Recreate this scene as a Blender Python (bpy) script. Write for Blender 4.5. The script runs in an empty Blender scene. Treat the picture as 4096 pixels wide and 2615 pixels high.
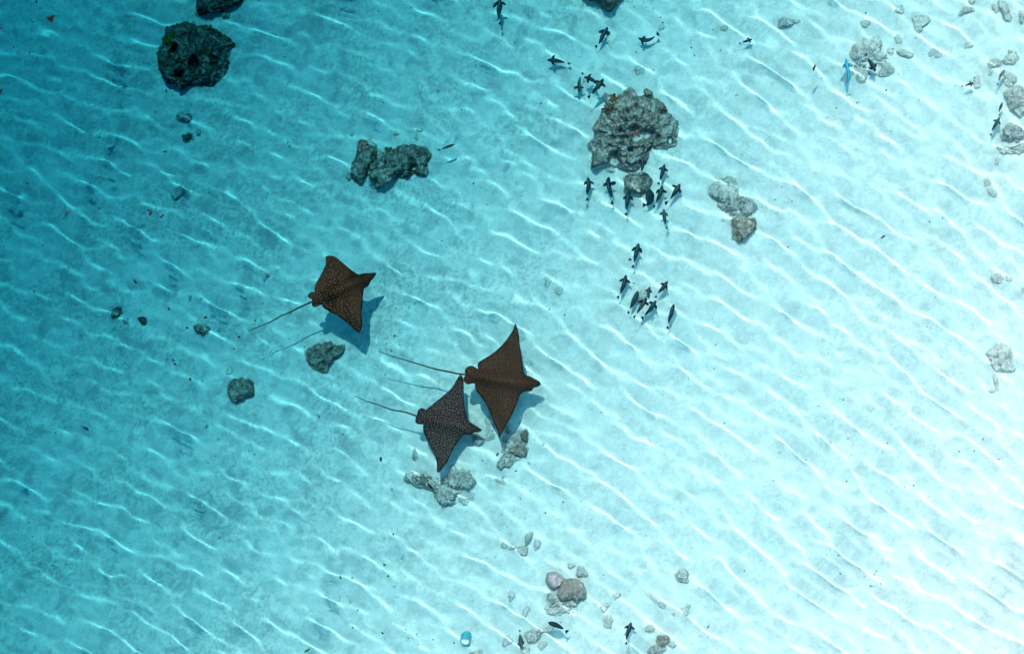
import bpy, math, random
import numpy as np
from mathutils import Vector
from mathutils.geometry import delaunay_2d_cdt

sc = bpy.context.scene
COL = sc.collection
R = math.radians

# ------------------------------------------------------------------ camera, sky, sun, exposure
CAM_H = 36.0                       # metres above the water
VIEW_W = 12.8                      # width of the picture at the water surface, metres
cam = bpy.data.cameras.new('camera'); cam_ob = bpy.data.objects.new('camera', cam); COL.objects.link(cam_ob)
cam_ob.location = (0, 0, CAM_H); cam.sensor_width = 36.0; cam.lens = 36.0 * CAM_H / VIEW_W
cam.clip_start = 0.1; cam.clip_end = 1000
sc.camera = cam_ob

SUN_EL, SUN_AZ = 61.0, 14.0        # from the top of the picture, a little from the left
world = bpy.data.worlds.new('World'); sc.world = world; world.use_nodes = True
wn = world.node_tree.nodes
sky = wn.new('ShaderNodeTexSky'); sky.sky_type = 'NISHITA'; sky.sun_disc = False
sky.sun_elevation = R(SUN_EL); sky.sun_rotation = R(-SUN_AZ); sky.dust_density = 2.2
world.node_tree.links.new(sky.outputs[0], wn['Background'].inputs[0]); wn['Background'].inputs[1].default_value = 0.15

sun = bpy.data.lights.new('sun', 'SUN'); sun_ob = bpy.data.objects.new('sun', sun); COL.objects.link(sun_ob)
sun.energy = 2.1; sun.angle = R(0.4); sun.color = (1.0, 0.965, 0.91)
sun_ob.rotation_euler = (R(-(90 - SUN_EL)), 0, R(SUN_AZ))
sun.cycles.is_caustics_light = True

vs = sc.view_settings
vs.view_transform = 'Standard'; vs.look = 'None'; vs.gamma = 1.0; vs.use_curve_mapping = False
vs.exposure = 1.29
cy = sc.cycles
cy.max_bounces = 8; cy.diffuse_bounces = 4; cy.glossy_bounces = 3; cy.transmission_bounces = 6; cy.transparent_max_bounces = 8
cy.use_denoising = True; cy.use_adaptive_sampling = True; cy.adaptive_threshold = 0.02
cy.sample_clamp_indirect = 6.0

# ------------------------------------------------------------------ numpy noise
def _hash(ix, iy, iz, s):
    h = (ix.astype(np.int64) * 374761393 + iy.astype(np.int64) * 668265263 + iz.astype(np.int64) * 1274126177 + s * 974634541) & 0xffffffff
    h = ((h ^ (h >> 13)) * 1274126177) & 0xffffffff
    h = ((h ^ (h >> 16)) * 2246822519) & 0xffffffff
    return ((h ^ (h >> 15)) & 0xffffff) / float(0xffffff)

def vnoise(p, s=0):
    i = np.floor(p); f = p - i; f = f * f * f * (f * (f * 6 - 15) + 10); i = i.astype(np.int64)
    r = 0
    for dx in (0, 1):
        wx = f[:, 0] if dx else 1 - f[:, 0]
        for dy in (0, 1):
            wy = f[:, 1] if dy else 1 - f[:, 1]
            for dz in (0, 1):
                wz = f[:, 2] if dz else 1 - f[:, 2]
                r = r + wx * wy * wz * _hash(i[:, 0] + dx, i[:, 1] + dy, i[:, 2] + dz, s)
    return r * 2 - 1

def fbm(p, oct=4, s=0, gain=0.5):
    a, r, t = 1.0, 0, 0
    for k in range(oct):
        r = r + a * vnoise(p * (2.03 ** k) + 17.3 * k, s + k); t += a; a *= gain
    return r / t

def worley(p, s=0):
    i = np.floor(p).astype(np.int64); f = p - i
    best = np.full(len(p), 9.0)
    for dx in (-1, 0, 1):
        for dy in (-1, 0, 1):
            for dz in (-1, 0, 1):
                c = i + np.array([dx, dy, dz])
                q = np.stack([_hash(c[:, 0], c[:, 1], c[:, 2], s + j) for j in range(3)], -1) + np.array([dx, dy, dz])
                best = np.minimum(best, ((q - f) ** 2).sum(1))
    return np.sqrt(best)

def xyz(X, Y, z=0.0):
    return np.stack([np.ravel(X), np.ravel(Y), np.full(np.size(X), z)], -1)

# ------------------------------------------------------------------ the lagoon: bed depth and ripples
def depth(X, Y):
    t = np.clip(7.6 - (X * 0.87 - Y * 0.57), -0.5, 17.0)
    return 0.14 + 0.06 * t + 0.42 * np.logaddexp(0.0, t - 6.9)

def bed_z(X, Y):
    X = np.asarray(X, float); Y = np.asarray(Y, float)
    p = xyz(X, Y)
    relief = 0.035 * fbm(p * np.array([1.1, 1.6, 1]), 2, 5) + 0.030 * fbm(p * 2.6, 3, 9) + 0.012 * fbm(p * 9.0, 3, 21)
    pits = worley(p * np.array([2.3, 2.3, 1]), 40)
    relief = relief - 0.02 * np.clip(1 - pits / 0.35, 0, 1) ** 2
    return -depth(X, Y) + relief.reshape(X.shape)

_rng = np.random.default_rng(11)
WAVES = []
for k in range(60):
    lam = _rng.uniform(0.15, 0.43)
    th = R(57) + _rng.normal(0, 0.15) * (1.0 if k % 4 else 2.8)
    WAVES.append((2 * math.pi / lam * math.cos(th), 2 * math.pi / lam * math.sin(th), _rng.uniform(0, 6.28), lam ** 2))
W_CURV = math.sqrt(sum((A * (a * a + b * b)) ** 2 / 2 for a, b, p, A in WAVES))
W_SIG = math.sqrt(sum(A * A / 2 for a, b, p, A in WAVES))
def wave_z(X, Y):
    X = np.asarray(X, float); Y = np.asarray(Y, float)
    Yw = Y + 0.005 * np.clip(X, -9, 9) ** 2 + 0.05 * fbm(xyz(X, Y) * 0.5, 2, 77).reshape(X.shape)
    h = 0
    for a, b, p, A in WAVES:
        h = h + A * np.cos(a * X + b * Yw + p)
    h = h / W_SIG
    h = h + 0.19 * (h * h - 1)
    d = depth(X, Y); gain = 0.86 - 0.06 * np.clip((d - 1.2) / 1.5, 0, 1)
    fade = np.clip((9.2 - np.abs(X)) / 1.2, 0, 1) * np.clip((7.1 - np.abs(Y)) / 1.2, 0, 1)
    return h * W_SIG / W_CURV * gain / d * fade

S = VIEW_W / 4096.0
def at(px, py, z=None, above=0.0):
    """A point of the lagoon seen at a pixel of the photograph, at height z or `above` the bed, bent at the surface."""
    ax, ay = (px - 2048) * S, -(py - 1307.5) * S
    rho = math.hypot(ax, ay); n = math.hypot(rho, CAM_H)
    s2 = rho / n / 1.333; t2 = s2 / math.sqrt(1 - s2 * s2)
    ux, uy = (ax / rho, ay / rho) if rho > 1e-6 else (0.0, 0.0)
    if z is not None:
        return Vector((ax + ux * t2 * -z, ay + uy * t2 * -z, z))
    zz = -1.5
    for _ in range(6):
        x, y = ax + ux * t2 * -zz, ay + uy * t2 * -zz
        zz = min(float(bed_z(np.array([x]), np.array([y]))[0]) + above, -0.02)
    return Vector((ax + ux * t2 * -zz, ay + uy * t2 * -zz, zz))

def crop(ox, oy, f):
    return lambda pts: [(ox + x / f, oy + y / f) for x, y in pts]

# ------------------------------------------------------------------ materials
def new_mat(name):
    m = bpy.data.materials.new(name); m.use_nodes = True
    nt = m.node_tree
    return m, nt, nt.nodes, nt.links, nt.nodes['Principled BSDF']

def node(nt, kind, **kw):
    n = nt.nodes.new(kind)
    for k, v in kw.items():
        if k.startswith('i_'):
            n.inputs[k[2:].replace('_', ' ')].default_value = v
        else:
            setattr(n, k, v)
    return n

def ramp(nt, fac, stops):
    r = nt.nodes.new('ShaderNodeValToRGB'); e = r.color_ramp.elements
    while len(e) < len(stops): e.new(0.5)
    for el, (p, c) in zip(e, stops):
        el.position = p; el.color = (c if len(c) == 4 else (*c, 1))
    nt.links.new(fac, r.inputs[0]); return r.outputs[0]

def mix(nt, fac, a, b, mode='MIX'):
    m = nt.nodes.new('ShaderNodeMix'); m.data_type = 'RGBA'; m.blend_type = mode
    for sock, v in ((m.inputs[0], fac), (m.inputs[6], a), (m.inputs[7], b)):
        if hasattr(v, 'links'): nt.links.new(v, sock)
        elif isinstance(v, (int, float)): sock.default_value = v
        else: sock.default_value = (*v, 1) if len(v) == 3 else v
    return m.outputs[2]

def noise_n(nt, coord, scale, detail=4, rough=0.55, dist=0.0):
    n = node(nt, 'ShaderNodeTexNoise', i_Scale=scale, i_Detail=detail, i_Roughness=rough, i_Distortion=dist)
    nt.links.new(coord, n.inputs['Vector']); return n.outputs[0]

def bump(nt, bsdf, h, strength, dist):
    b = node(nt, 'ShaderNodeBump', i_Strength=strength, i_Distance=dist)
    nt.links.new(h, b.inputs['Height']); nt.links.new(b.outputs[0], bsdf.inputs['Normal'])

def sand_material():
    m, nt, N, L, b = new_mat('sand')
    tc = node(nt, 'ShaderNodeTexCoord').outputs['Object']
    sep = node(nt, 'ShaderNodeSeparateXYZ'); L.new(tc, sep.inputs[0])
    dm = node(nt, 'ShaderNodeMapRange'); dm.inputs[1].default_value = -0.6; dm.inputs[2].default_value = -1.6; dm.inputs[3].default_value = 0.36; dm.inputs[4].default_value = 1.0
    L.new(sep.outputs[2], dm.inputs[0]); deep = dm.outputs[0]
    col = ramp(nt, noise_n(nt, tc, 7.0, 6, 0.68), [(0.30, (0.62, 0.62, 0.56)), (0.50, (0.73, 0.72, 0.655)), (0.68, (0.80, 0.79, 0.73))])
    fine = ramp(nt, noise_n(nt, tc, 19.0, 6, 0.66), [(0.38, (0.58, 0.62, 0.61)), (0.56, (1, 1, 1))])
    patch = ramp(nt, noise_n(nt, tc, 1.1, 4, 0.6), [(0.40, (0.25, 0.25, 0.25)), (0.60, (0.95, 0.95, 0.95))])
    col = mix(nt, mix(nt, 1.0, patch, deep, 'MULTIPLY'), col, mix(nt, 1.0, col, fine, 'MULTIPLY'))
    # patches of dark detritus and film, with ragged edges of their own
    pat = ramp(nt, noise_n(nt, tc, 3.1, 7, 0.62, 0.4), [(0.535, (0, 0, 0)), (0.60, (1, 1, 1))])
    col = mix(nt, mix(nt, 1.0, mix(nt, 1.0, pat, (0.48, 0.48, 0.48), 'MULTIPLY'), deep, 'MULTIPLY'), col, (0.30, 0.35, 0.36))
    grit = ramp(nt, noise_n(nt, tc, 95.0, 3, 0.7), [(0.30, (1, 1, 1)), (0.37, (0, 0, 0))])
    col = mix(nt, mix(nt, 1.0, grit, (0.6, 0.6, 0.6), 'MULTIPLY'), col, (0.18, 0.19, 0.17))
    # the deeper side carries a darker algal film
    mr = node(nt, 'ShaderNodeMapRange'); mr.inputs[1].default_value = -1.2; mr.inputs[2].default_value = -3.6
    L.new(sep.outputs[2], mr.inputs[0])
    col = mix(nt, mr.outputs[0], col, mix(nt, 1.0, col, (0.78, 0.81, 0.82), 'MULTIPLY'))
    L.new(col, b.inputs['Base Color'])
    b.inputs['Roughness'].default_value = 1.0; b.inputs['Specular IOR Level'].default_value = 0.0
    bump(nt, b, noise_n(nt, tc, 30.0, 6, 0.7), 0.9, 0.02)
    return m

def rock_material(name, base, light, dark, tint=None, tint_at=0.6, dust=(0.5, 0.5, 0.44), dust_amt=0.5):
    m, nt, N, L, b = new_mat(name)
    tc = node(nt, 'ShaderNodeTexCoord').outputs['Object']
    col = ramp(nt, noise_n(nt, tc, 14.0, 7, 0.72, 0.3), [(0.30, dark), (0.47, base), (0.66, light)])
    spk = ramp(nt, noise_n(nt, tc, 70.0, 4, 0.7), [(0.35, (0.45, 0.5, 0.5)), (0.6, (1.1, 1.1, 1.1))])
    col = mix(nt, 0.8, col, spk, 'MULTIPLY')
    if tint:
        t = ramp(nt, noise_n(nt, tc, 5.0, 4, 0.6, 0.6), [(tint_at, (0, 0, 0)), (tint_at + 0.05, (1, 1, 1))])
        col = mix(nt, t, col, tint)
    if dust_amt:                       # sand that has settled on the flat tops
        g = node(nt, 'ShaderNodeNewGeometry'); s = node(nt, 'ShaderNodeSeparateXYZ'); L.new(g.outputs['Normal'], s.inputs[0])
        mu = node(nt, 'ShaderNodeMath', operation='MULTIPLY'); L.new(s.outputs[2], mu.inputs[0]); L.new(noise_n(nt, tc, 9.0, 5, 0.65), mu.inputs[1])
        f = ramp(nt, mu.outputs[0], [(0.38, (0, 0, 0)), (0.55, (dust_amt,) * 3)])
        col = mix(nt, f, col, dust)
        so = node(nt, 'ShaderNodeSeparateXYZ'); L.new(tc, so.inputs[0])
        ad = node(nt, 'ShaderNodeMath', operation='MULTIPLY_ADD'); L.new(noise_n(nt, tc, 12.0, 4, 0.6), ad.inputs[0]); ad.inputs[1].default_value = -0.09; L.new(so.outputs[2], ad.inputs[2])
        col = mix(nt, ramp(nt, ad.outputs[0], [(0.0, (0.8,) * 3), (0.035, (0, 0, 0))]), col, (0.66, 0.65, 0.59))
    L.new(col, b.inputs['Base Color'])
    b.inputs['Roughness'].default_value = 0.95; b.inputs['Specular IOR Level'].default_value = 0.05
    bump(nt, b, noise_n(nt, tc, 38.0, 6, 0.75), 1.0, 0.02)
    return m

def plain(name, col, var=0.25, scale=30.0, rough=0.7, spec=0.2):
    m, nt, N, L, b = new_mat(name)
    tc = node(nt, 'ShaderNodeTexCoord').outputs['Object']
    lo = tuple(c * (1 - var) for c in col); hi = tuple(min(1, c * (1 + var)) for c in col)
    L.new(ramp(nt, noise_n(nt, tc, scale, 5, 0.65), [(0.35, lo), (0.65, hi)]), b.inputs['Base Color'])
    b.inputs['Roughness'].default_value = rough; b.inputs['Specular IOR Level'].default_value = spec
    return m

def ray_skin(name, base, dark, spot, scale, r0, r1, mask=None, strength=1.0):
    m, nt, N, L, b = new_mat(name)
    tc = node(nt, 'ShaderNodeTexCoord').outputs['Object']
    col = ramp(nt, noise_n(nt, tc, 2.6, 4, 0.6), [(0.34, dark), (0.66, base)])  # uneven skin tone, partly shading painted in to model the flat body
    v = node(nt, 'ShaderNodeTexVoronoi', i_Scale=scale, i_Randomness=0.75); v.voronoi_dimensions = '2D'; L.new(tc, v.inputs['Vector'])
    dots = ramp(nt, v.outputs['Distance'], [(r0, (strength,) * 3), (r1, (0, 0, 0))])
    if mask:
        dots = mix(nt, 1.0, dots, mask(nt, tc), 'MULTIPLY')
    vc = mix(nt, 0.35, spot, v.outputs['Color'], 'SOFT_LIGHT')
    L.new(mix(nt, dots, col, vc), b.inputs['Base Color'])
    b.inputs['Roughness'].default_value = 0.75; b.inputs['Specular IOR Level'].default_value = 0.1
    return m

M = {}
M['sand'] = sand_material()
M['rock_dark'] = rock_material('dark reef rock', (0.060, 0.064, 0.057), (0.24, 0.235, 0.20), (0.006, 0.007, 0.007), dust=(0.26, 0.26, 0.22), dust_amt=0.45)
M['rock_grey'] = rock_material('grey reef rock', (0.17, 0.165, 0.14), (0.40, 0.38, 0.32), (0.030, 0.032, 0.030), dust=(0.46, 0.45, 0.39), dust_amt=0.5)
M['rock_mid'] = rock_material('weathered reef rock', (0.23, 0.225, 0.195), (0.48, 0.455, 0.39), (0.05, 0.055, 0.05), tint=(0.22, 0.155, 0.10), tint_at=0.66, dust=(0.50, 0.50, 0.44), dust_amt=0.5)
M['rock_pale'] = rock_material('pale reef rock', (0.46, 0.465, 0.43), (0.61, 0.61, 0.56), (0.22, 0.235, 0.22), dust=(0.62, 0.61, 0.55), dust_amt=0.65)
M['rock_sandy'] = rock_material('sand dusted stone', (0.56, 0.565, 0.52), (0.68, 0.68, 0.62), (0.26, 0.28, 0.26), dust=(0.70, 0.69, 0.63), dust_amt=0.75)
M['rock_brown'] = rock_material('brown crusted rock', (0.30, 0.26, 0.205), (0.46, 0.42, 0.35), (0.10, 0.09, 0.075), dust=(0.58, 0.56, 0.50), dust_amt=0.55)
M['coral_pink'] = plain('pink coral', (0.42, 0.20, 0.17), 0.4, 40, 0.9, 0.05)
M['coral_mauve'] = plain('mauve coral', (0.52, 0.40, 0.40), 0.15, 25, 0.9, 0.05)
M['algae'] = plain('green algae', (0.035, 0.085, 0.012), 0.6, 40, 0.9, 0.05)
M['weed'] = plain('brown weed', (0.10, 0.075, 0.04), 0.5, 40, 0.9, 0.05)
M['fish_dark'] = plain('dark slate fish skin', (0.007, 0.026, 0.034), 0.35, 18, 0.55, 0.15)
M['fish_back'] = plain('grey fish back', (0.035, 0.062, 0.066), 0.3, 18, 0.55, 0.15)
M['fish_grey'] = plain('grey fish skin', (0.20, 0.21, 0.20), 0.3, 18, 0.55, 0.15)
M['fish_band'] = plain('white fish band', (0.75, 0.75, 0.70), 0.1, 18, 0.6, 0.15)
M['fish_blue'] = plain('turquoise fish skin', (0.05, 0.36, 0.46), 0.2, 18, 0.5, 0.15)
M['fish_brown'] = plain('brown fish skin', (0.06, 0.05, 0.04), 0.3, 18, 0.55, 0.15)
M['eye'] = plain('dark eye', (0.012, 0.012, 0.012), 0.1, 18, 0.2, 0.4)
M['leaf'] = plain('brown leaf', (0.012, 0.006, 0.003), 0.8, 60, 0.8, 0.1)
M['leaf_black'] = plain('black leaf', (0.004, 0.003, 0.002), 0.5, 60, 0.8, 0.1)
M['leaf_olive'] = plain('olive leaf', (0.030, 0.026, 0.008), 0.6, 60, 0.8, 0.1)
M['cup_blue'] = plain('turquoise glaze', (0.06, 0.40, 0.44), 0.25, 30, 0.5, 0.3)
M['cup_white'] = plain('white glaze', (0.72, 0.70, 0.64), 0.12, 30, 0.5, 0.3)
M['grit'] = plain('dark shell grit', (0.12, 0.12, 0.11), 0.6, 30, 0.9, 0.05)
M['shell'] = plain('pale shell', (0.75, 0.66, 0.58), 0.15, 30, 0.6, 0.2)

def brain_material():
    m, nt, N, L, b = new_mat('brain coral')
    tc = node(nt, 'ShaderNodeTexCoord').outputs['Object']
    w = node(nt, 'ShaderNodeTexWave', i_Scale=22.0, i_Distortion=9.0, i_Detail=2.0); w.inputs['Detail Scale'].default_value = 1.6
    L.new(tc, w.inputs['Vector'])
    L.new(ramp(nt, w.outputs['Fac'], [(0.2, (0.46, 0.38, 0.34)), (0.6, (0.74, 0.64, 0.58))]), b.inputs['Base Color'])
    b.inputs['Roughness'].default_value = 0.95; b.inputs['Specular IOR Level'].default_value = 0.05
    bump(nt, b, w.outputs['Fac'], 1.0, 0.02)
    return m
M['brain'] = brain_material()

# ------------------------------------------------------------------ object helpers
def tag(o, label, cat, group=None):
    o['label'] = label; o['category'] = cat
    if group: o['group'] = group
    return o

def mesh_ob(name, v, f, mats, parent=None, smooth=True, fm=None):
    me = bpy.data.meshes.new(name)
    me.from_pydata([tuple(map(float, q)) for q in v], [], [tuple(map(int, q)) for q in f])
    me.update()
    if smooth: me.polygons.foreach_set('use_smooth', np.ones(len(me.polygons), bool))
    for m_ in (mats if isinstance(mats, (list, tuple)) else [mats]): me.materials.append(m_)
    if fm is not None: me.polygons.foreach_set('material_index', np.array(fm, 'i'))
    o = bpy.data.objects.new(name, me); COL.objects.link(o)
    o.cycles.is_caustics_receiver = True
    if parent is not None: o.parent = parent
    return o

def axis(inner, step, outer):
    a = list(np.arange(0, inner + 1e-6, step)); st = step
    while a[-1] < outer:
        st *= 1.3; a.append(a[-1] + st)
    a = np.array(a); return np.concatenate([-a[:0:-1], a])

def sheet(name, xs, ys, f, m):
    X, Y = np.meshgrid(xs, ys); Z = f(X, Y)
    v = np.stack([X, Y, Z], -1).reshape(-1, 3).astype('f')
    n, k = len(xs), len(ys); i = np.arange(n * k).reshape(k, n)
    q = np.stack([i[:-1, :-1], i[:-1, 1:], i[1:, 1:], i[1:, :-1]], -1).reshape(-1, 4)
    me = bpy.data.meshes.new(name)
    me.vertices.add(len(v)); me.vertices.foreach_set('co', v.ravel())
    me.loops.add(q.size); me.loops.foreach_set('vertex_index', q.ravel().astype('i'))
    me.polygons.add(len(q)); me.polygons.foreach_set('loop_start', np.arange(0, q.size, 4, dtype='i'))
    me.polygons.foreach_set('use_smooth', np.ones(len(q), bool))
    me.update(); me.validate(); me.materials.append(m)
    o = bpy.data.objects.new(name, me); COL.objects.link(o); o['kind'] = 'structure'
    return o

# ------------------------------------------------------------------ setting: sand, water
seabed = sheet('seabed', axis(7.2, 0.026, 60), axis(5.0, 0.026, 60), bed_z, M['sand'])
seabed.cycles.is_caustics_receiver = True

wm, wnt, wN, wL, wb = new_mat('water surface'); wN.clear()
wo = wN.new('ShaderNodeOutputMaterial')
gl = node(wnt, 'ShaderNodeBsdfGlass', i_IOR=1.333, i_Roughness=0.0); gl.inputs['Color'].default_value = (1, 1, 1, 1)
rf = node(wnt, 'ShaderNodeBsdfRefraction', i_IOR=1.333, i_Roughness=0.0)      # the sheen of the sky on the top side is cut, as by a polarising filter
side = node(wnt, 'ShaderNodeNewGeometry'); mx = wN.new('ShaderNodeMixShader')
wL.new(side.outputs['Backfacing'], mx.inputs[0]); wL.new(rf.outputs[0], mx.inputs[1]); wL.new(gl.outputs[0], mx.inputs[2])
wL.new(mx.outputs[0], wo.inputs['Surface'])
water = sheet('water_surface', axis(8.2, 0.0185, 60), axis(6.1, 0.0185, 60), wave_z, wm)
water.cycles.is_caustics_caster = True

bmv, bnt, bN, bL, bb = new_mat('clear lagoon water'); bN.clear()
bo = bN.new('ShaderNodeOutputMaterial')
va = bN.new('ShaderNodeVolumeAbsorption'); va.inputs['Color'].default_value = (0.15, 0.80, 0.860, 1); va.inputs['Density'].default_value = 1.0
bL.new(va.outputs[0], bo.inputs['Volume'])
_x, _t, _bt = 70.0, 0.05, -14.0
body = mesh_ob('water', [(sx * _x, sy * _x, z) for z in (_bt, _t) for sx, sy in ((-1, -1), (1, -1), (1, 1), (-1, 1))],
               [(3, 2, 1, 0), (4, 5, 6, 7), (0, 1, 5, 4), (1, 2, 6, 5), (2, 3, 7, 6), (3, 0, 4, 7)], bmv, smooth=False)
body['kind'] = 'structure'; body.cycles.is_caustics_receiver = False

# ------------------------------------------------------------------ reef rocks and corals
def outline_radius(poly, th):
    """Radius of a closed polygon (about the origin) in the directions th: the farthest crossing."""
    P = np.array(poly); Q = np.roll(P, -1, 0)
    r = np.zeros(len(th))
    for k, t in enumerate(th):
        d = np.array([math.cos(t), math.sin(t)])
        e = Q - P; den = d[0] * e[:, 1] - d[1] * e[:, 0]
        den = np.where(np.abs(den) < 1e-9, 1e-9, den)
        s = (P[:, 0] * e[:, 1] - P[:, 1] * e[:, 0]) / den
        u = (P[:, 0] * d[1] - P[:, 1] * d[0]) / den
        ok = (s > 0) & (u >= -1e-6) & (u <= 1 + 1e-6)
        r[k] = s[ok].max() if ok.any() else 0.02
    return r

def rock(name, shape, H, mat, label, cat='rock', seed=0, rough=1.0, flat=0.75, group=None, dents=(), sink=0.12, parent=None, above=0.0, res=1.0):
    if len(shape) == 5 and not isinstance(shape[0], (tuple, list)):
        cx, cy, rx, ry, rot = shape
        rg = np.random.default_rng(seed + 100); n = 26
        ph = rg.uniform(0, 6.28, 4)
        pts = []
        for k in range(n):
            t = 2 * math.pi * k / n
            w = 1 + 0.14 * math.sin(2 * t + ph[0]) + 0.12 * math.sin(3 * t + ph[1]) + 0.09 * math.sin(5 * t + ph[2]) + 0.05 * math.sin(8 * t + ph[3])
            x, y = rx * w * math.cos(t), ry * w * math.sin(t); c, s = math.cos(R(rot)), math.sin(R(rot))
            pts.append((cx + x * c - y * s, cy + x * s + y * c))
    else:
        pts = shape
    cx = (min(p[0] for p in pts) + max(p[0] for p in pts)) / 2; cyy = (min(p[1] for p in pts) + max(p[1] for p in pts)) / 2
    base = at(cx, cyy) + Vector((0, 0, above))
    zm = min(base.z + 0.4 * H, -0.03)
    o3 = at(cx, cyy, zm); org = Vector((o3.x, o3.y, base.z))
    poly = [((q := at(x, y, zm)).x - org.x, q.y - org.y) for x, y in pts]
    rad = float(np.mean([math.hypot(*p) for p in poly]))
    st = 0.007 if rad < 0.1 else 0.0125
    nt_ = int(np.clip(2 * math.pi * rad / st * res, 24, 320)); np_ = int(np.clip(rad * 1.7 / st * res, 10, 96))
    if rad < 0.16: rough = rough * 1.5
    th = np.linspace(0, 2 * math.pi, nt_, endpoint=False)
    rr = outline_radius(poly, th)
    ker = np.array([1, 2, 1]) / 4; rr = np.convolve(np.concatenate([rr[-1:], rr, rr[:1]]), ker, 'valid')
    phi = np.linspace(0.0, R(118), np_ + 1)[1:]
    hor = np.where(phi < math.pi / 2, np.sin(phi) ** (0.62 if flat > 0.5 else 0.9), np.sin(phi) ** 0.8)
    ver = np.where(phi < math.pi / 2, np.abs(np.cos(phi)) ** flat, -0.45 * np.abs(np.cos(phi)))
    X = hor[:, None] * (rr * np.cos(th))[None]; Y = hor[:, None] * (rr * np.sin(th))[None]
    Z = (ver * H)[:, None] + 0 * X
    v = np.concatenate([[[0, 0, H]], np.stack([X, Y, Z], -1).reshape(-1, 3)])
    nrm = v / np.array([rad, rad, max(H, 0.02)]) ** 2; nrm /= np.linalg.norm(nrm, axis=1, keepdims=True) + 1e-9
    so = np.array([seed * 3.7, seed * 1.3, seed * 2.1])
    sc_ = min(rad, 0.35)
    d = 0.20 * sc_ * fbm(v * (1.3 / sc_) + so, 3, seed)
    d = d + 0.10 * sc_ * (0.5 - np.abs(fbm(v * (3.0 / sc_) + so, 3, seed + 9)) * 2)
    wl = worley(v * (2.4 / sc_) + so, seed + 3)
    d = d + 0.16 * sc_ * (0.55 - wl)
    crack = np.clip(1 - np.abs(fbm(v * (2.0 / sc_) + so * 1.7, 3, seed + 31)) / 0.07, 0, 1)
    d = d - 0.20 * sc_ * crack * crack
    crack = np.clip(1 - np.abs(fbm(v * (5.5 / sc_) + so * 0.7, 2, seed + 33)) / 0.10, 0, 1)
    d = d - 0.09 * sc_ * crack
    if rad > 0.12:
        d = d + 0.034 * (0.5 - worley(v * 15 + so, seed + 5)) + 0.020 * fbm(v * 34 + so, 3, seed + 6)
    lim = np.clip(1.25 - np.hypot(v[:, 0], v[:, 1]) / rad * 0.35, 0.6, 1)
    v = v + nrm * (d * rough * lim)[:, None] * np.array([0.75, 0.75, 1.0])
    for (dx, dy, dr, dz) in dents:
        q = at(dx, dy, zm); wb = 1 + 1.1 * fbm(v * np.array([7, 7, 0]) + dx, 2, 60)
        g = np.exp(-(((v[:, 0] - (q.x - org.x)) ** 2 * (0.6 + (dx % 7) / 6) + (v[:, 1] - (q.y - org.y)) ** 2 * (1.6 - (dx % 7) / 6)) * wb / (dr * S) ** 2) ** 2)
        v[:, 2] = np.where(v[:, 2] > 0.07, np.maximum(v[:, 2] + g * dz, 0.07 + 0.1 * v[:, 2]), v[:, 2])
    f = []
    idx = lambda a, b: 1 + a * nt_ + b % nt_
    for b in range(nt_): f.append((0, idx(0, b), idx(0, b + 1)))
    for a in range(np_ - 1):
        for b in range(nt_): f.append((idx(a, b), idx(a + 1, b), idx(a + 1, b + 1), idx(a, b + 1)))
    v[:, 2] -= sink * H
    if parent is not None:
        off = org - parent.location
        o = mesh_ob(name, v + np.array(off), f, mat, parent)
        return o
    o = mesh_ob(name, v, f, mat); o.location = org
    tag(o, label, cat, group)
    o['top'] = 0
    del o['top']
    return o

def surface_z(o, x, y):
    """Height of a rock's mesh near a world point."""
    me = o.data; co = np.empty(len(me.vertices) * 3, 'f'); me.vertices.foreach_get('co', co); co = co.reshape(-1, 3) + np.array(o.location)
    d = (co[:, 0] - x) ** 2 + (co[:, 1] - y) ** 2
    k = np.argsort(d)[:6]
    return float(co[k, 2].max())

def knobs(name, parent, px, py, rad, mat, n, size, tall=1.6, seed=0, label=None):
    """A clump of stubby branches growing on a rock: one part."""
    q = at(px, py, parent.location.z + 0.15)
    rg = random.Random(seed); v = []; f = []
    zc = surface_z(parent, q.x, q.y)
    for k in range(n):
        a = rg.uniform(0, 6.283); r = rad * S * math.sqrt(rg.random()); x, y = r * math.cos(a), r * math.sin(a)
        s = size * rg.uniform(0.7, 1.3); zz = surface_z(parent, q.x + x, q.y + y) - zc if n < 40 else 0.0
        lx, ly = x / (rad * S + 1e-6) * 0.5, y / (rad * S + 1e-6) * 0.5
        b = len(v); rings = 5; seg = 7
        for i in range(rings):
            t = i / (rings - 1); rr = s * (0.75, 0.8, 1.0, 0.8, 0.25)[i]; h = s * tall * 2 * t
            for j in range(seg):
                w = 2 * math.pi * j / seg
                v.append((x + lx * h + rr * math.cos(w), y + ly * h + rr * math.sin(w), zz - s * 0.4 + h))
        for i in range(rings - 1):
            for j in range(seg):
                f.append((b + i * seg + j, b + i * seg + (j + 1) % seg, b + (i + 1) * seg + (j + 1) % seg, b + (i + 1) * seg + j))
        f.append(tuple(b + (rings - 1) * seg + j for j in range(seg)))
    off = np.array((q.x, q.y, zc)) - np.array(parent.location)
    o = mesh_ob(name, np.array(v) + off, f, mat, parent)
    if label: o['label'] = label
    o['kind'] = 'stuff'
    return o

cA = crop(500, 0, 3.843); cB = crop(1300, 450, 4.013); cC = crop(2250, 300, 2.5617); cD = crop(2048, 654, 2.3506)
cE = crop(900, 900, 2.561); cF = crop(0, 1308, 2.3506); cG = crop(1550, 1600, 3.074); cH = crop(1750, 2050, 2.408)
cI = crop(3072, 0, 2.3506); cJ = crop(3072, 1308, 2.3506); cK = crop(0, 0, 2.3506); cL = crop(0, 654, 2.3506)

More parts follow.
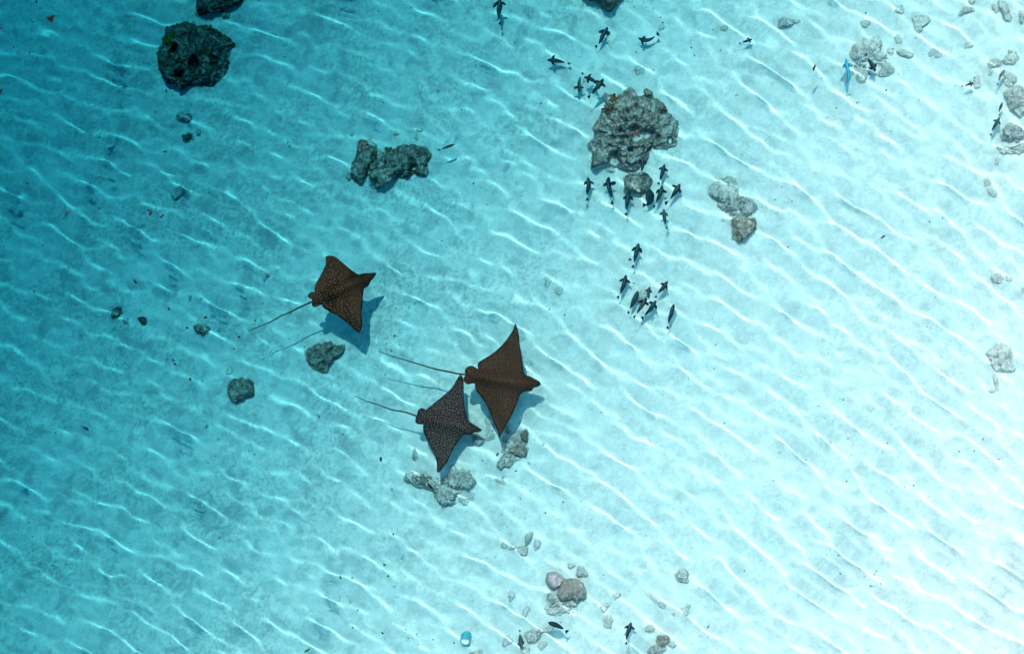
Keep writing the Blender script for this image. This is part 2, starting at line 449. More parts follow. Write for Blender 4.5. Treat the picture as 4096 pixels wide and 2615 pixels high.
r1 = rock('reef_rock', cA([(650, 430), (800, 345), (930, 330), (1090, 370), (1250, 365), (1420, 420), (1500, 530), (1620, 600), (1660, 690), (1620, 780), (1650, 960), (1640, 1080), (1560, 1180), (1480, 1290), (1370, 1370), (1240, 1360), (1080, 1330), (960, 1330), (870, 1350), (740, 1270), (600, 1220), (590, 1130), (520, 1060), (470, 1000), (500, 900), (490, 740), (580, 690), (560, 600), (600, 500)]),
          0.55, M['rock_dark'], 'large round black reef rock with a green algae patch', seed=1, rough=1.25, flat=0.6,
          dents=[(782, 255, 22, -0.28), (705, 190, 16, -0.2), (725, 300, 18, -0.22), (775, 148, 20, -0.14), (850, 130, 20, -0.1), (690, 225, 12, -0.16), (860, 240, 16, -0.14), (800, 200, 30, 0.06)])
knobs('algae', r1, 688, 160, 24, M['algae'], 30, 0.018, 1.0, 1, 'bright green algae')
knobs('algae', r1, 829, 212, 15, M['weed'], 16, 0.016, 1.0, 2, 'brown algae tuft')
knobs('algae', r1, 835, 100, 9, M['algae'], 8, 0.014, 1.0, 3)
rock('reef_rock', [(778, -110), (840, -140), (930, -120), (985, -60), (975, 0), (945, 25), (905, 35), (880, 52), (850, 60), (815, 50), (790, 42), (780, 20), (775, -40)],
     0.5, M['rock_dark'], 'black reef rock cut off by the top edge of the picture', seed=2, rough=1.2, flat=0.6)
rock('stone', (902, 62, 14, 20, 20), 0.09, M['rock_dark'], 'small dark stone between the two black rocks', seed=3)
rock('stone', (793, 50, 14, 14, 0), 0.07, M['rock_dark'], 'dark weedy stone under the left of the topmost black rock', seed=4)

r3a = rock('reef_rock', cB([(540, 455), (660, 465), (700, 530), (790, 570), (830, 640), (815, 760), (700, 860), (680, 950), (620, 1040), (600, 1180), (480, 1120), (420, 1060), (420, 880), (450, 800), (490, 700), (510, 600)]),
           0.34, M['rock_grey'], 'narrow upright dark rock with a pink coral on top, beside the blocky rock', seed=5, rough=1.1, flat=0.5)
knobs('coral', r3a, 1450, 583, 20, M['coral_pink'], 26, 0.017, 1.3, 4, 'pink branching coral')
knobs('algae', r3a, 1492, 622, 9, M['weed'], 8, 0.014, 1.0, 5)
rock('stone', cB([(650, 470), (740, 460), (820, 520), (850, 600), (800, 640), (700, 650), (650, 580)]), 0.16, M['rock_sandy'],
     'pale sandy stone tucked against the pink coral', seed=6)
rock('sand_heap', cB([(700, 660), (850, 610), (960, 640), (970, 760), (880, 880), (760, 980), (660, 1010), (690, 870), (790, 780)]), 0.15, M['rock_mid'],
     'pale sandy rubble filling the gap between the narrow rock and the blocky rock', 'rubble', seed=17)
rock('stone', cB([(330, 1060), (350, 980), (410, 930), (420, 1060), (380, 1110)]), 0.12, M['rock_sandy'], 'small pale stone at the foot of the narrow dark rock', seed=7)
r3b = rock('reef_rock', cB([(960, 600), (1000, 550), (1100, 590), (1180, 560), (1350, 520), (1480, 560), (1600, 570), (1680, 630), (1700, 700), (1660, 800), (1630, 900), (1620, 1000), (1560, 1030), (1500, 1000), (1350, 1010), (1280, 1040), (1150, 1080), (1050, 1120), (900, 1190), (840, 1200), (820, 1120), (700, 1070), (690, 1010), (760, 940), (850, 880), (930, 800), (950, 700)]),
           0.38, M['rock_grey'], 'blocky grey brown rock casting a blue shadow below, black fish close by', seed=8, rough=1.2, flat=0.55,
           dents=[(1655, 670, 18, -0.22), (1655, 690, 16, -0.16), (1560, 595, 14, -0.1), (1530, 655, 14, -0.08), (1600, 700, 18, -0.08), (1680, 610, 26, 0.05), (1615, 600, 22, 0.05)])
knobs('algae', r3b, 1553, 597, 11, M['algae'], 9, 0.014, 1.0, 6, 'yellow green algae')
knobs('algae', r3b, 1652, 688, 14, M['weed'], 12, 0.014, 1.0, 7)
rock('stone', cB([(700, 1080), (820, 1070), (930, 1100), (910, 1180), (850, 1220), (780, 1200), (720, 1150)]), 0.1, M['rock_sandy'], 'pale broken stone under the lower left of the blocky rock', seed=9)
for k, (x, y, a, b, l) in enumerate([(1681, 515, 15, 11, 'dark stone on the sand above the blocky grey rock'), (1584, 537, 14, 7, 'twin lobed pebble just above the blocky grey rock'),
                                     (1664, 555, 10, 6, 'little flat pebble touching the sand above the blocky rock'), (1406, 541, 8, 6, 'lone pebble up and left of the pink coral'),
                                     (1477, 553, 12, 8, 'weedy pebble just above the pink coral')]):
    rock('stone', (x, y, a, b, 20 * k), 0.05, M['rock_dark' if k in (0, 4) else 'rock_grey'], l, seed=20 + k)

r4 = rock('reef_rock', cC([(440, 210), (520, 210), (560, 260), (620, 170), (690, 130), (740, 160), (760, 220), (840, 220), (950, 220), (1040, 290), (1050, 380), (1110, 400), (1170, 480), (1200, 580), (1180, 680), (1170, 740), (1080, 770), (1020, 790), (930, 790), (880, 850), (800, 930), (740, 980), (640, 1000), (540, 960), (460, 940), (310, 940), (310, 860), (290, 760), (260, 720), (270, 670), (330, 650), (390, 600), (330, 560), (350, 480), (410, 430), (400, 380), (470, 320)]),
          0.34, M['rock_mid'], 'largest pale grey reef rock, hollow in the middle with a pink coral', seed=10, rough=1.25, flat=0.5,
          dents=[(2545, 545, 34, -0.26), (2500, 555, 20, -0.2), (2590, 535, 26, -0.18), (2630, 552, 14, -0.12), (2470, 470, 40, 0.05), (2640, 490, 34, 0.05), (2460, 635, 22, -0.14), (2520, 600, 10, -0.1), (2480, 580, 12, -0.1), (2680, 560, 14, -0.12), (2420, 440, 16, -0.06), (2545, 430, 10, -0.07), (2600, 460, 10, -0.06), (2570, 640, 20, 0.04)])
knobs('coral', r4, 2542, 533, 16, M['coral_pink'], 14, 0.018, 1.3, 8, 'pink branching coral')
knobs('algae', r4, 2437, 437, 26, M['weed'], 30, 0.018, 0.9, 9, 'olive brown algae')
knobs('algae', r4, 2452, 395, 14, M['weed'], 14, 0.018, 0.9, 10)
knobs('algae', r4, 2650, 445, 12, M['weed'], 10, 0.016, 0.9, 11)
rock('stone', (2593, 370, 17, 19, 0), 0.16, M['rock_brown'], 'small brown knob perched at the top rim of the largest pale rock', seed=11, above=0.12)
rock('stone', cC([(440, 215), (470, 200), (540, 225), (560, 270), (600, 290), (620, 330), (570, 320), (490, 290)]), 0.2, M['rock_brown'], 'brown weedy lump on the upper left rim of the largest pale rock', seed=12, above=0.06)
rock('reef_rock', cC([(620, 1080), (660, 1020), (760, 1005), (860, 1015), (910, 1060), (915, 1130), (880, 1180), (800, 1235), (720, 1225), (640, 1180), (620, 1130)]),
     0.26, M['rock_mid'], 'round pale rock just below the largest rock, ringed by fish', seed=13, rough=1.1, flat=0.55)
rock('stone', cC([(430, 970), (520, 960), (540, 1000), (490, 1020), (440, 1000)]), 0.06, M['rock_sandy'], 'flat pale slab poking from under the largest rock', seed=14)
rock('reef_rock', [(2310, -150), (2400, -170), (2490, -120), (2500, -50), (2482, 0), (2470, 25), (2435, 42), (2412, 30), (2400, 0), (2330, -20), (2300, -80)],
     0.75, M['rock_grey'], 'tall grey rock at the top edge casting a wide shadow', seed=15, rough=1.1, flat=0.5)

for k, (sh, h, m_, l) in enumerate([
    ((2858, 757, 24, 22, 0), 0.12, 'rock_sandy', 'rounded pale stone at the upper left end of the rubble string'),
    ((2915, 722, 24, 20, 30), 0.11, 'rock_sandy', 'pale cobble at the top of the rubble string'),
    ((2940, 745, 14, 9, 20), 0.08, 'rock_brown', 'small brown tipped stone right in the rubble string top'),
    ((2905, 820, 20, 24, 10), 0.11, 'rock_sandy', 'pale stone halfway down the rubble string'),
    ((2948, 805, 12, 8, 0), 0.08, 'rock_brown', 'little brown stone halfway down the rubble string'),
    ((2990, 838, 24, 26, 0), 0.11, 'rock_pale', 'mottled grey stone above the brown capped rubble rock'),
    ((2890, 775, 16, 13, 40), 0.07, 'rock_pale', 'small grey cobble under the top of the rubble string'),
    ((2957, 850, 14, 16, 0), 0.06, 'rock_sandy', 'smooth pale pebble touching the brown capped rubble rock'),
    ((2888, 888, 7, 6, 0), 0.03, 'rock_pale', 'tiny lone pebble left of the brown capped rubble rock')]):
    rock('stone', sh, h, M[m_], l, seed=40 + k)
rock('reef_rock', cD([(2060, 520), (2150, 500), (2290, 520), (2300, 600), (2260, 660), (2200, 710), (2130, 740), (2085, 690), (2060, 600)]),
     0.22, M['rock_brown'], 'brown capped rock at the lower end of the rubble string', seed=50, rough=1.0, flat=0.6)

rock('stone', cK([(1640, 1095), (1690, 1060), (1760, 1055), (1815, 1080), (1825, 1130), (1780, 1168), (1710, 1165), (1650, 1140)]), 0.12, M['rock_mid'], 'flat pale split stone below the large black rock', seed=51)
rock('stone', (749, 547, 18, 22, -20), 0.10, M['rock_dark'], 'dark bean shaped stone under the flat split stone', seed=52)
rock('stone', (792, 530, 10, 14, 20), 0.07, M['rock_grey'], 'small round stone next to the dark bean shaped stone', seed=53)
rock('stone', cL([(1605, 300), (1640, 250), (1690, 215), (1730, 235), (1725, 270), (1680, 320), (1640, 335)]), 0.15, M['rock_pale'], 'squared pale block alone on the deep sand', seed=54, flat=0.35)
rock('stone', cL([(1040, 1445), (1050, 1390), (1090, 1345), (1130, 1350), (1152, 1395), (1130, 1430), (1080, 1448)]), 0.14, M['rock_grey'], 'smooth round grey stone at the far left of its trio', seed=55, rough=0.7)
rock('stone', (504, 1281, 13, 11, 30), 0.08, M['rock_grey'], 'small stone in the middle of the left trio', seed=56)
rock('stone', cL([(1275, 1450), (1330, 1435), (1375, 1440), (1385, 1490), (1370, 1530), (1330, 1525), (1300, 1480)]), 0.12, M['rock_dark'], 'dark lumpy stone at the right of the left trio', seed=57)
rock('stone', [(770, 1300), (795, 1295), (820, 1300), (842, 1312), (838, 1335), (815, 1345), (798, 1330), (775, 1322)], 0.13, M['rock_grey'], 'forked grey stone with weed left of the upper ray tail', seed=58)
rock('stone', (1070, 1100, 11, 9, 20), 0.07, M['rock_dark'], 'dark pebble left of the upper ray, larger of two', seed=59)
rock('stone', (1060, 1118, 6, 13, 0), 0.06, M['rock_dark'], 'thin dark pebble left of the upper ray, smaller of two', seed=60)
rock('reef_rock', cE([(820, 1280), (900, 1230), (1000, 1210), (1080, 1190), (1130, 1250), (1220, 1220), (1240, 1290), (1180, 1350), (1080, 1410), (1060, 1500), (1000, 1530), (920, 1480), (880, 1420), (830, 1380)]),
     0.2, M['rock_grey'], 'lumpy grey green rock under the shadow of the upper ray', seed=61, rough=1.1, dents=[(1290, 1455, 14, -0.08), (1250, 1400, 12, -0.06), (1320, 1380, 16, 0.05)])
rock('reef_rock', cF([(2150, 520), (2200, 475), (2290, 465), (2360, 490), (2395, 560), (2390, 660), (2320, 670), (2230, 715), (2170, 690), (2140, 630), (2135, 570)]),
     0.24, M['rock_grey'], 'single rounded grey green boulder left of the lowest ray', seed=62, rough=0.8, flat=0.6)
rock('stone', (919, 1482, 15, 10, 0), 0.05, M['rock_sandy'], 'small half buried stone above the rounded boulder', seed=63)
rock('stone', (1027, 1651, 16, 11, -30), 0.03, M['rock_sandy'], 'faint flat oval stone below the rounded boulder', seed=64)

for k, (sh, h, m_, l) in enumerate([
    ((1630, 1912, 17, 17, 0), 0.12, 'rock_pale', 'small round rock at the left end of the cluster below the spotted ray'),
    ((1691, 1916, 26, 30, 0), 0.18, 'rock_grey', 'upright grey rock second from the left below the spotted ray'),
    ((1745, 1928, 24, 20, 10), 0.07, 'rock_sandy', 'flat sandy slab in the middle of the cluster below the spotted ray'),
    (cG([(755, 960), (830, 880), (930, 855), (1010, 890), (1085, 1010), (1060, 1090), (960, 1080), (860, 1070), (775, 1035)]), 0.2, 'rock_pale', 'broad pale rock on the right of the cluster below the spotted ray'),
    (cG([(610, 1130), (660, 1060), (760, 1040), (820, 1090), (850, 1180), (830, 1260), (770, 1310), (680, 1290), (610, 1220)]), 0.2, 'rock_pale', 'rounded pale rock lowest in the cluster below the spotted ray'),
    ((1865, 1988, 32, 26, 10), 0.04, 'rock_sandy', 'buried sandy slab right of the lowest rounded pale rock'),
    ((1812, 1886, 16, 20, 0), 0.08, 'rock_sandy', 'sandy lump under the wing tip of the spotted ray'),
    ((1817, 1962, 26, 12, 20), 0.10, 'rock_sandy', 'light crumbly stone bridging the two round pale rocks'),
    ((1659, 1820, 9, 20, -10), 0.06, 'rock_grey', 'forked dark coral stub left of the spotted ray wing tip'),
    (cG([(1040, 450), (1070, 405), (1130, 410), (1190, 460), (1205, 510), (1170, 550), (1110, 560), (1060, 520)]), 0.15, 'rock_sandy', 'pale pitted rock like a skull at the spotted ray nose'),
    ((1968, 1690, 26, 44, 10), 0.06, 'rock_sandy', 'low sandy ledge under the brown ray wing'),
    ((1960, 1745, 30, 12, -20), 0.06, 'rock_sandy', 'thin sandy ridge right of the pale pitted rock'),
    ((2060, 1767, 26, 26, 0), 0.12, 'rock_pale', 'ring shaped pale rock under the brown ray shadow'),
    ((2098, 1745, 18, 26, 15), 0.13, 'rock_grey', 'dark upright rubble right of the ring shaped rock'),
    ((2028, 1716, 18, 9, 30), 0.07, 'rock_dark', 'dark crumbs of coral at the brown ray wing tip'),
    (cG([(1480, 600), (1560, 570), (1650, 560), (1720, 600), (1730, 680), (1600, 690), (1500, 650)]), 0.17, 'rock_brown', 'thick tan rock below the ring shaped rock'),
    ((2003, 1855, 16, 20, 0), 0.13, 'rock_pale', 'knobbly stone at the lower left of the tan rock'),
    ((2034, 1857, 14, 13, 0), 0.08, 'rock_grey', 'round hollow stone beside the knobbly stone'),
    ((2060, 1834, 24, 8, -10), 0.06, 'rock_sandy', 'flat white slab under the tan rock'),
    ((2005, 1925, 26, 10, 35), 0.04, 'rock_grey', 'thin broken coral branch on the sand between ray and seabed ripples'),
    ((2118, 1850, 5, 6, 0), 0.03, 'rock_dark', 'tiny dark pebble right of the tan rock'),
    ((2174, 1772, 5, 6, 0), 0.04, 'rock_dark', 'black speck pebble far right of the ring shaped rock')]):
    rock('stone', sh, h, M[m_], l, seed=70 + k, rough=1.15, dents=([(1902, 1747, 6, -0.06), (1930, 1755, 4, -0.04)] if k == 9 else [(2058, 1767, 14, -0.09)] if k == 12 else [(2034, 1857, 7, -0.05)] if k == 17 else ()))

for k, (sh, h, m_, l) in enumerate([
    ((2113, 2150, 15, 26, 20), 0.09, 'rock_pale', 'upright oval stone at the top of the small branching rubble'),
    ((2091, 2200, 22, 22, 0), 0.09, 'rock_pale', 'crumbly stone at the bottom of the small branching rubble'),
    ((2148, 2178, 14, 22, 15), 0.06, 'rock_sandy', 'faint stone on the right of the small branching rubble'),
    ((2014, 2182, 14, 12, 40), 0.05, 'rock_pale', 'little stone at the left end of the small branching rubble'),
    ((2050, 2188, 20, 9, -20), 0.05, 'rock_sandy', 'low ridge linking the small branching rubble'),
    ((2327, 2288, 28, 20, 20), 0.08, 'rock_sandy', 'broken dead coral just behind the brain coral'),
    ((2285, 2262, 14, 10, 0), 0.05, 'rock_sandy', 'small rubble piece up left of the dead coral by the brain coral'),
    ((2215, 2388, 26, 24, 0), 0.12, 'rock_pale', 'rough grey rubble left under the brain coral'),
    ((2203, 2446, 20, 14, -10), 0.09, 'rock_pale', 'lumpy stone down left of the brain coral shadow'),
    ((2252, 2440, 36, 10, -8), 0.07, 'rock_sandy', 'long pale ridge under the brain coral shadow'),
    ((2731, 2303, 34, 27, -10), 0.12, 'rock_sandy', 'rounded pale stone alone on the bright sand'),
    ((2468, 2379, 18, 10, -20), 0.05, 'rock_brown', 'small brown tipped flat stone right of the brain coral'),
    ((2418, 2426, 20, 17, -20), 0.04, 'rock_sandy', 'faint buried stone below right of the brain coral'),
    ((2435, 2484, 21, 25, 0), 0.05, 'rock_sandy', 'heart shaped faint stone above the lone bottom fish'),
    ((2648, 2420, 15, 14, 0), 0.05, 'rock_sandy', 'small round stone at the end of a pale trail'),
    ((2612, 2395, 26, 7, 40), 0.03, 'rock_sandy', 'thin pale worm like trail of coral on bright sand'),
    ((2745, 2436, 17, 17, 20), 0.07, 'rock_sandy', 'grey pebble below the rounded lone pale stone'),
    ((2694, 2456, 7, 8, 0), 0.03, 'rock_sandy', 'tiny faint pebble left of the grey pebble on bright sand'),
    ((2045, 2382, 15, 17, 0), 0.04, 'rock_sandy', 'greenish half buried stone left of the brain coral'),
    ((2103, 2450, 12, 22, 10), 0.03, 'rock_sandy', 'faint vertical oval mark of stone left of the bottom fish'),
    ((2130, 2544, 34, 24, -40), 0.14, 'rock_sandy', 'large smooth pale stone between the two bottom fish'),
    ((2166, 2518, 14, 14, 0), 0.08, 'rock_sandy', 'round pebble touching the large smooth bottom stone'),
    ((2196, 2512, 18, 12, -10), 0.06, 'rock_pale', 'crumbly stone under the slanting bottom fish'),
    ((2102, 2600, 20, 15, 0), 0.07, 'rock_sandy', 'low stone at the bottom edge under the upright fish'),
    ((2032, 2560, 20, 26, 20), 0.04, 'rock_sandy', 'faint shelf of stone left of the upright bottom fish'),
    ((2168, 2580, 22, 16, 0), 0.04, 'rock_sandy', 'faint flat stone right of the large smooth bottom stone'),
    ((2600, 2512, 24, 15, -20), 0.06, 'rock_sandy', 'faint rubble up left of the bottom right coral heap'),
    ((2652, 2560, 30, 26, 10), 0.10, 'rock_brown', 'pinkish crumbly coral heap near the bottom edge'),
    ((2625, 2600, 38, 16, 0), 0.09, 'rock_pale', 'grey crumbly coral at the bottom edge'),
    ((2690, 2570, 18, 20, 0), 0.06, 'rock_sandy', 'pale lump right of the pinkish coral heap'),
    ((2512, 2612, 9, 10, 0), 0.08, 'rock_pale', 'small stone cut by the bottom edge under the lone fish'),
    ((1905, 2610, 30, 12, 0), 0.07, 'rock_brown', 'brown rubble beside the turquoise cup')]):
    rock('stone', sh, h, M[m_], l, seed=100 + k)
for k, (sh, h, m_, l) in enumerate([
    (cD([(1840, 240), (1900, 180), (2010, 130), (2110, 150), (2140, 230), (2100, 300), (2190, 340), (2290, 400), (2330, 500), (2300, 620), (2190, 640), (2060, 560), (2040, 450), (1960, 400), (1960, 330), (1880, 310)]), 0.07, 'rock_pale', 'low crumbly bed of rubble joining the string of stones'),
    (cI([(770, 440), (860, 400), (980, 350), (1080, 420), (1100, 500), (1200, 560), (1190, 680), (1100, 720), (960, 700), (900, 780), (830, 720), (800, 600)]), 0.06, 'rock_sandy', 'low sandy rubble spread under the upper right stones'),
    (cG([(200, 930), (300, 870), (450, 880), (560, 960), (680, 980), (760, 880), (900, 850), (1060, 960), (1070, 1100), (960, 1160), (860, 1250), (740, 1320), (620, 1250), (560, 1120), (420, 1080), (300, 1010)]), 0.06, 'rock_sandy', 'low sandy rubble spread under the cluster below the spotted ray'),
    (cG([(1420, 560), (1480, 430), (1620, 380), (1720, 400), (1740, 560), (1730, 690), (1600, 750), (1480, 810), (1370, 830), (1340, 740), (1440, 690)]), 0.06, 'rock_pale', 'low crumbly rubble spread under the ring shaped rock'),
    (cH([(1020, 780), (1160, 740), (1300, 800), (1330, 880), (1280, 960), (1120, 990), (1030, 940), (1050, 860)]), 0.06, 'rock_sandy', 'low pale rubble spread under the brain coral')]):
    rock('rubble_bed', sh, h, M[m_], l, 'rubble', seed=500 + k, rough=1.6, flat=0.5)
# the coral head: a mauve lobed coral and a brain coral grown on to each other
brain = rock('brain_coral', cH([(1170, 720), (1200, 660), (1260, 630), (1350, 630), (1420, 700), (1440, 770), (1420, 840), (1340, 860), (1270, 830), (1200, 850), (1155, 790)]),
             0.26, M['brain'], 'round tan brain coral with winding ridges near the bottom', 'coral', seed=140, rough=0.8, flat=0.6)
rock('lobed_coral', cH([(1050, 590), (1130, 570), (1200, 610), (1225, 650), (1175, 710), (1140, 738), (1080, 710), (1040, 650)]),
     0.24, M['coral_mauve'], 'smooth mauve lobed coral leaning on the brain coral', 'coral', seed=141, rough=0.45, flat=0.6, dents=[(2232, 2323, 10, -0.05)])

for k, (sh, h, m_, l) in enumerate([
    (cI([(95, 250), (110, 190), (150, 165), (200, 170), (245, 190), (245, 230), (180, 255), (120, 265)]), 0.16, 'rock_pale', 'pale rock with a brown crest, alone near the top right'),
    ((3185, 88, 14, 9, 10), 0.07, 'rock_sandy', 'small rubble on the right flank of the brown crested rock'),
    ((3600, 40, 20, 16, -30), 0.07, 'rock_brown', 'brown streaked stone near the top edge'),
    (cI([(1360, 160), (1440, 145), (1520, 160), (1530, 205), (1480, 240), (1440, 310), (1400, 325), (1380, 270)]), 0.09, 'rock_pale', 'triangular pale stone near the top right'),
    ((3463, 95, 18, 15, 0), 0.07, 'rock_sandy', 'pale stone left of the brown streaked stone'),
    ((3868, 44, 28, 15, -15), 0.08, 'rock_grey', 'dark flat stone near the top right corner'),
    ((3890, 5, 12, 12, 0), 0.08, 'rock_pale', 'small stone cut by the top edge near the right corner'),
    (cI([(2160, 0), (2230, 20), (2270, 90), (2295, 180), (2260, 210), (2220, 200), (2200, 120), (2160, 60)]), 0.12, 'rock_pale', 'long pale ridge of rock at the top right corner'),
    ((3984, 32, 16, 18, 0), 0.08, 'rock_sandy', 'small stone left of the long pale ridge in the corner'),
    ((4088, 66, 12, 30, 0), 0.1, 'rock_pale', 'stone cut by the right edge below the corner'),
    (cI([(785, 480), (820, 430), (880, 430), (930, 470), (930, 550), (880, 575), (820, 560), (785, 525)]), 0.16, 'rock_sandy', 'pale dome shaped rock, largest of the upper right rubble'),
    ((3502, 187, 30, 40, 10), 0.12, 'rock_pale', 'mottled grey rock right of the pale dome'),
    ((3520, 225, 22, 18, 0), 0.1, 'rock_sandy', 'pale stone under the head of the slanting fish'),
    (cI([(1210, 480), (1270, 465), (1350, 485), (1380, 500), (1375, 540), (1330, 560), (1270, 540), (1230, 510)]), 0.12, 'rock_pale', 'smooth grey tipped stone far right of the pale dome'),
    ((3594, 160, 16, 18, 0), 0.06, 'rock_sandy', 'faint stone above the smooth grey tipped stone'),
    ((3562, 205, 14, 14, 0), 0.07, 'rock_sandy', 'small stone between the slanting fish rubble and the grey tipped stone'),
    ((3444, 298, 20, 36, 15), 0.08, 'rock_sandy', 'crumbly ridge right of the blue fish'),
    ((3546, 278, 26, 30, 20), 0.11, 'rock_pale', 'pale rounded rock right of the slanting fish'),
    ((3874, 182, 22, 13, 0), 0.05, 'rock_sandy', 'half buried stone in the right upper sand'),
    ((3740, 215, 22, 18, 0), 0.03, 'rock_sandy', 'faint ring of buried stone in the upper right sand'),
    (cI([(2060, 600), (2090, 560), (2150, 545), (2205, 570), (2200, 605), (2130, 630), (2080, 645)]), 0.1, 'rock_pale', 'grey edged stone above the pale right edge fish'),
    ((4045, 235, 30, 26, 0), 0.1, 'rock_pale', 'rounded stone above the right edge rock pile'),
    ((4042, 208, 12, 7, 0), 0.09, 'rock_brown', 'small pinkish stone on the rounded right edge stone'),
    ((3960, 292, 9, 14, 0), 0.05, 'rock_sandy', 'faint pebble left of the pale right edge fish'),
    ((4040, 318, 30, 28, -30), 0.1, 'rock_sandy', 'round sandy stone right of the pale right edge fish'),
    ((3910, 330, 15, 24, 20), 0.05, 'rock_sandy', 'faint stone beside the grey fish on the right'),
    (cI([(2210, 880), (2290, 820), (2380, 790), (2440, 850), (2440, 1060), (2370, 1100), (2320, 1050), (2270, 1000), (2240, 930)]), 0.2, 'rock_pale', 'ragged grey rock at the right edge'),
    (cI([(2190, 1220), (2260, 1165), (2340, 1170), (2420, 1220), (2430, 1310), (2360, 1340), (2260, 1320), (2200, 1280)]), 0.16, 'rock_pale', 'round rock under the ragged grey rock at the right edge'),
    (cI([(2150, 1360), (2230, 1370), (2300, 1380), (2420, 1340), (2430, 1420), (2290, 1445), (2200, 1450), (2170, 1410)]), 0.12, 'rock_sandy', 'low sandy ledge at the foot of the right edge rocks'),
    ((3985, 648, 10, 10, 0), 0.05, 'rock_pale', 'small stone below the right edge ledge'),
    ((3950, 730, 14, 24, 10), 0.05, 'rock_sandy', 'faint grey stone down the right side'),
    ((3968, 772, 22, 14, 20), 0.05, 'rock_sandy', 'faint brownish stone just below the faint grey stone'),
    ((3990, 1115, 26, 16, 20), 0.05, 'rock_sandy', 'faint curly dead coral near the right edge'),
    ((4034, 1110, 14, 16, 0), 0.04, 'rock_sandy', 'small faint curl of coral nearest the right edge'),
    ((4092, 1160, 6, 12, 0), 0.05, 'rock_grey', 'grey pebble cut by the right edge'),
    (cJ([(2050, 240), (2150, 150), (2290, 170), (2310, 260), (2290, 340), (2340, 370), (2330, 420), (2200, 430), (2120, 400), (2100, 310)]), 0.13, 'rock_sandy', 'branching dead coral patch on the white sand at right'),
    ((3984, 1530, 10, 30, -15), 0.05, 'rock_sandy', 'thin coral strip hanging below the branching dead coral'),
    ((3972, 1560, 16, 9, -20), 0.05, 'rock_sandy', 'small coral crumb at the end of the thin strip'),
    ((2897, 113, 17, 14, 10), 0.05, 'rock_grey', 'fuzzy dark round stone right of the curved top fish'),
    ((2192, 1127, 14, 18, 0), 0.04, 'rock_sandy', 'faint ring stone between the rays and the fish cluster'),
    ((2236, 1165, 18, 14, 0), 0.05, 'rock_sandy', 'faint dark spotted stone left of the fish cluster'),
    ((2648, 108, 14, 13, 0), 0.05, 'rock_sandy', 'pale horseshoe of stone above the curved top fish'),
    ((2122, 55, 8, 20, 0), 0.05, 'rock_sandy', 'narrow pale stone near the top left of the fish'),
    ((2560, 280, 18, 22, 20), 0.04, 'rock_sandy', 'faint round hollow stone above the largest pale rock'),
    ((2566, 1188, 26, 24, 0), 0.12, 'rock_sandy', 'smooth pale boulder hidden among the fish cluster')]):
    rock('stone', sh, h * 0.75, M['rock_sandy' if m_ == 'rock_pale' and k not in (26, 27) else m_], l, seed=160 + k)

# ------------------------------------------------------------------ eagle rays
def catmull(P, step, closed=True):
    P = [np.array(p, float) for p in P]; n = len(P); out = []
    for i in range(n if closed else n - 1):
        g = lambda k: P[k % n] if closed else P[min(max(k, 0), n - 1)]
        a, b, c, d = g(i - 1), g(i), g(i + 1), g(i + 2)
        m = max(1, int(np.linalg.norm(c - b) / step))
        for k in range(m):
            t = k / m
            out.append(0.5 * (2 * b + (c - a) * t + (2 * a - 5 * b + 4 * c - d) * t * t + (3 * b - a - 3 * c + d) * t ** 3))
    if not closed: out.append(P[-1])
    return np.array(out)

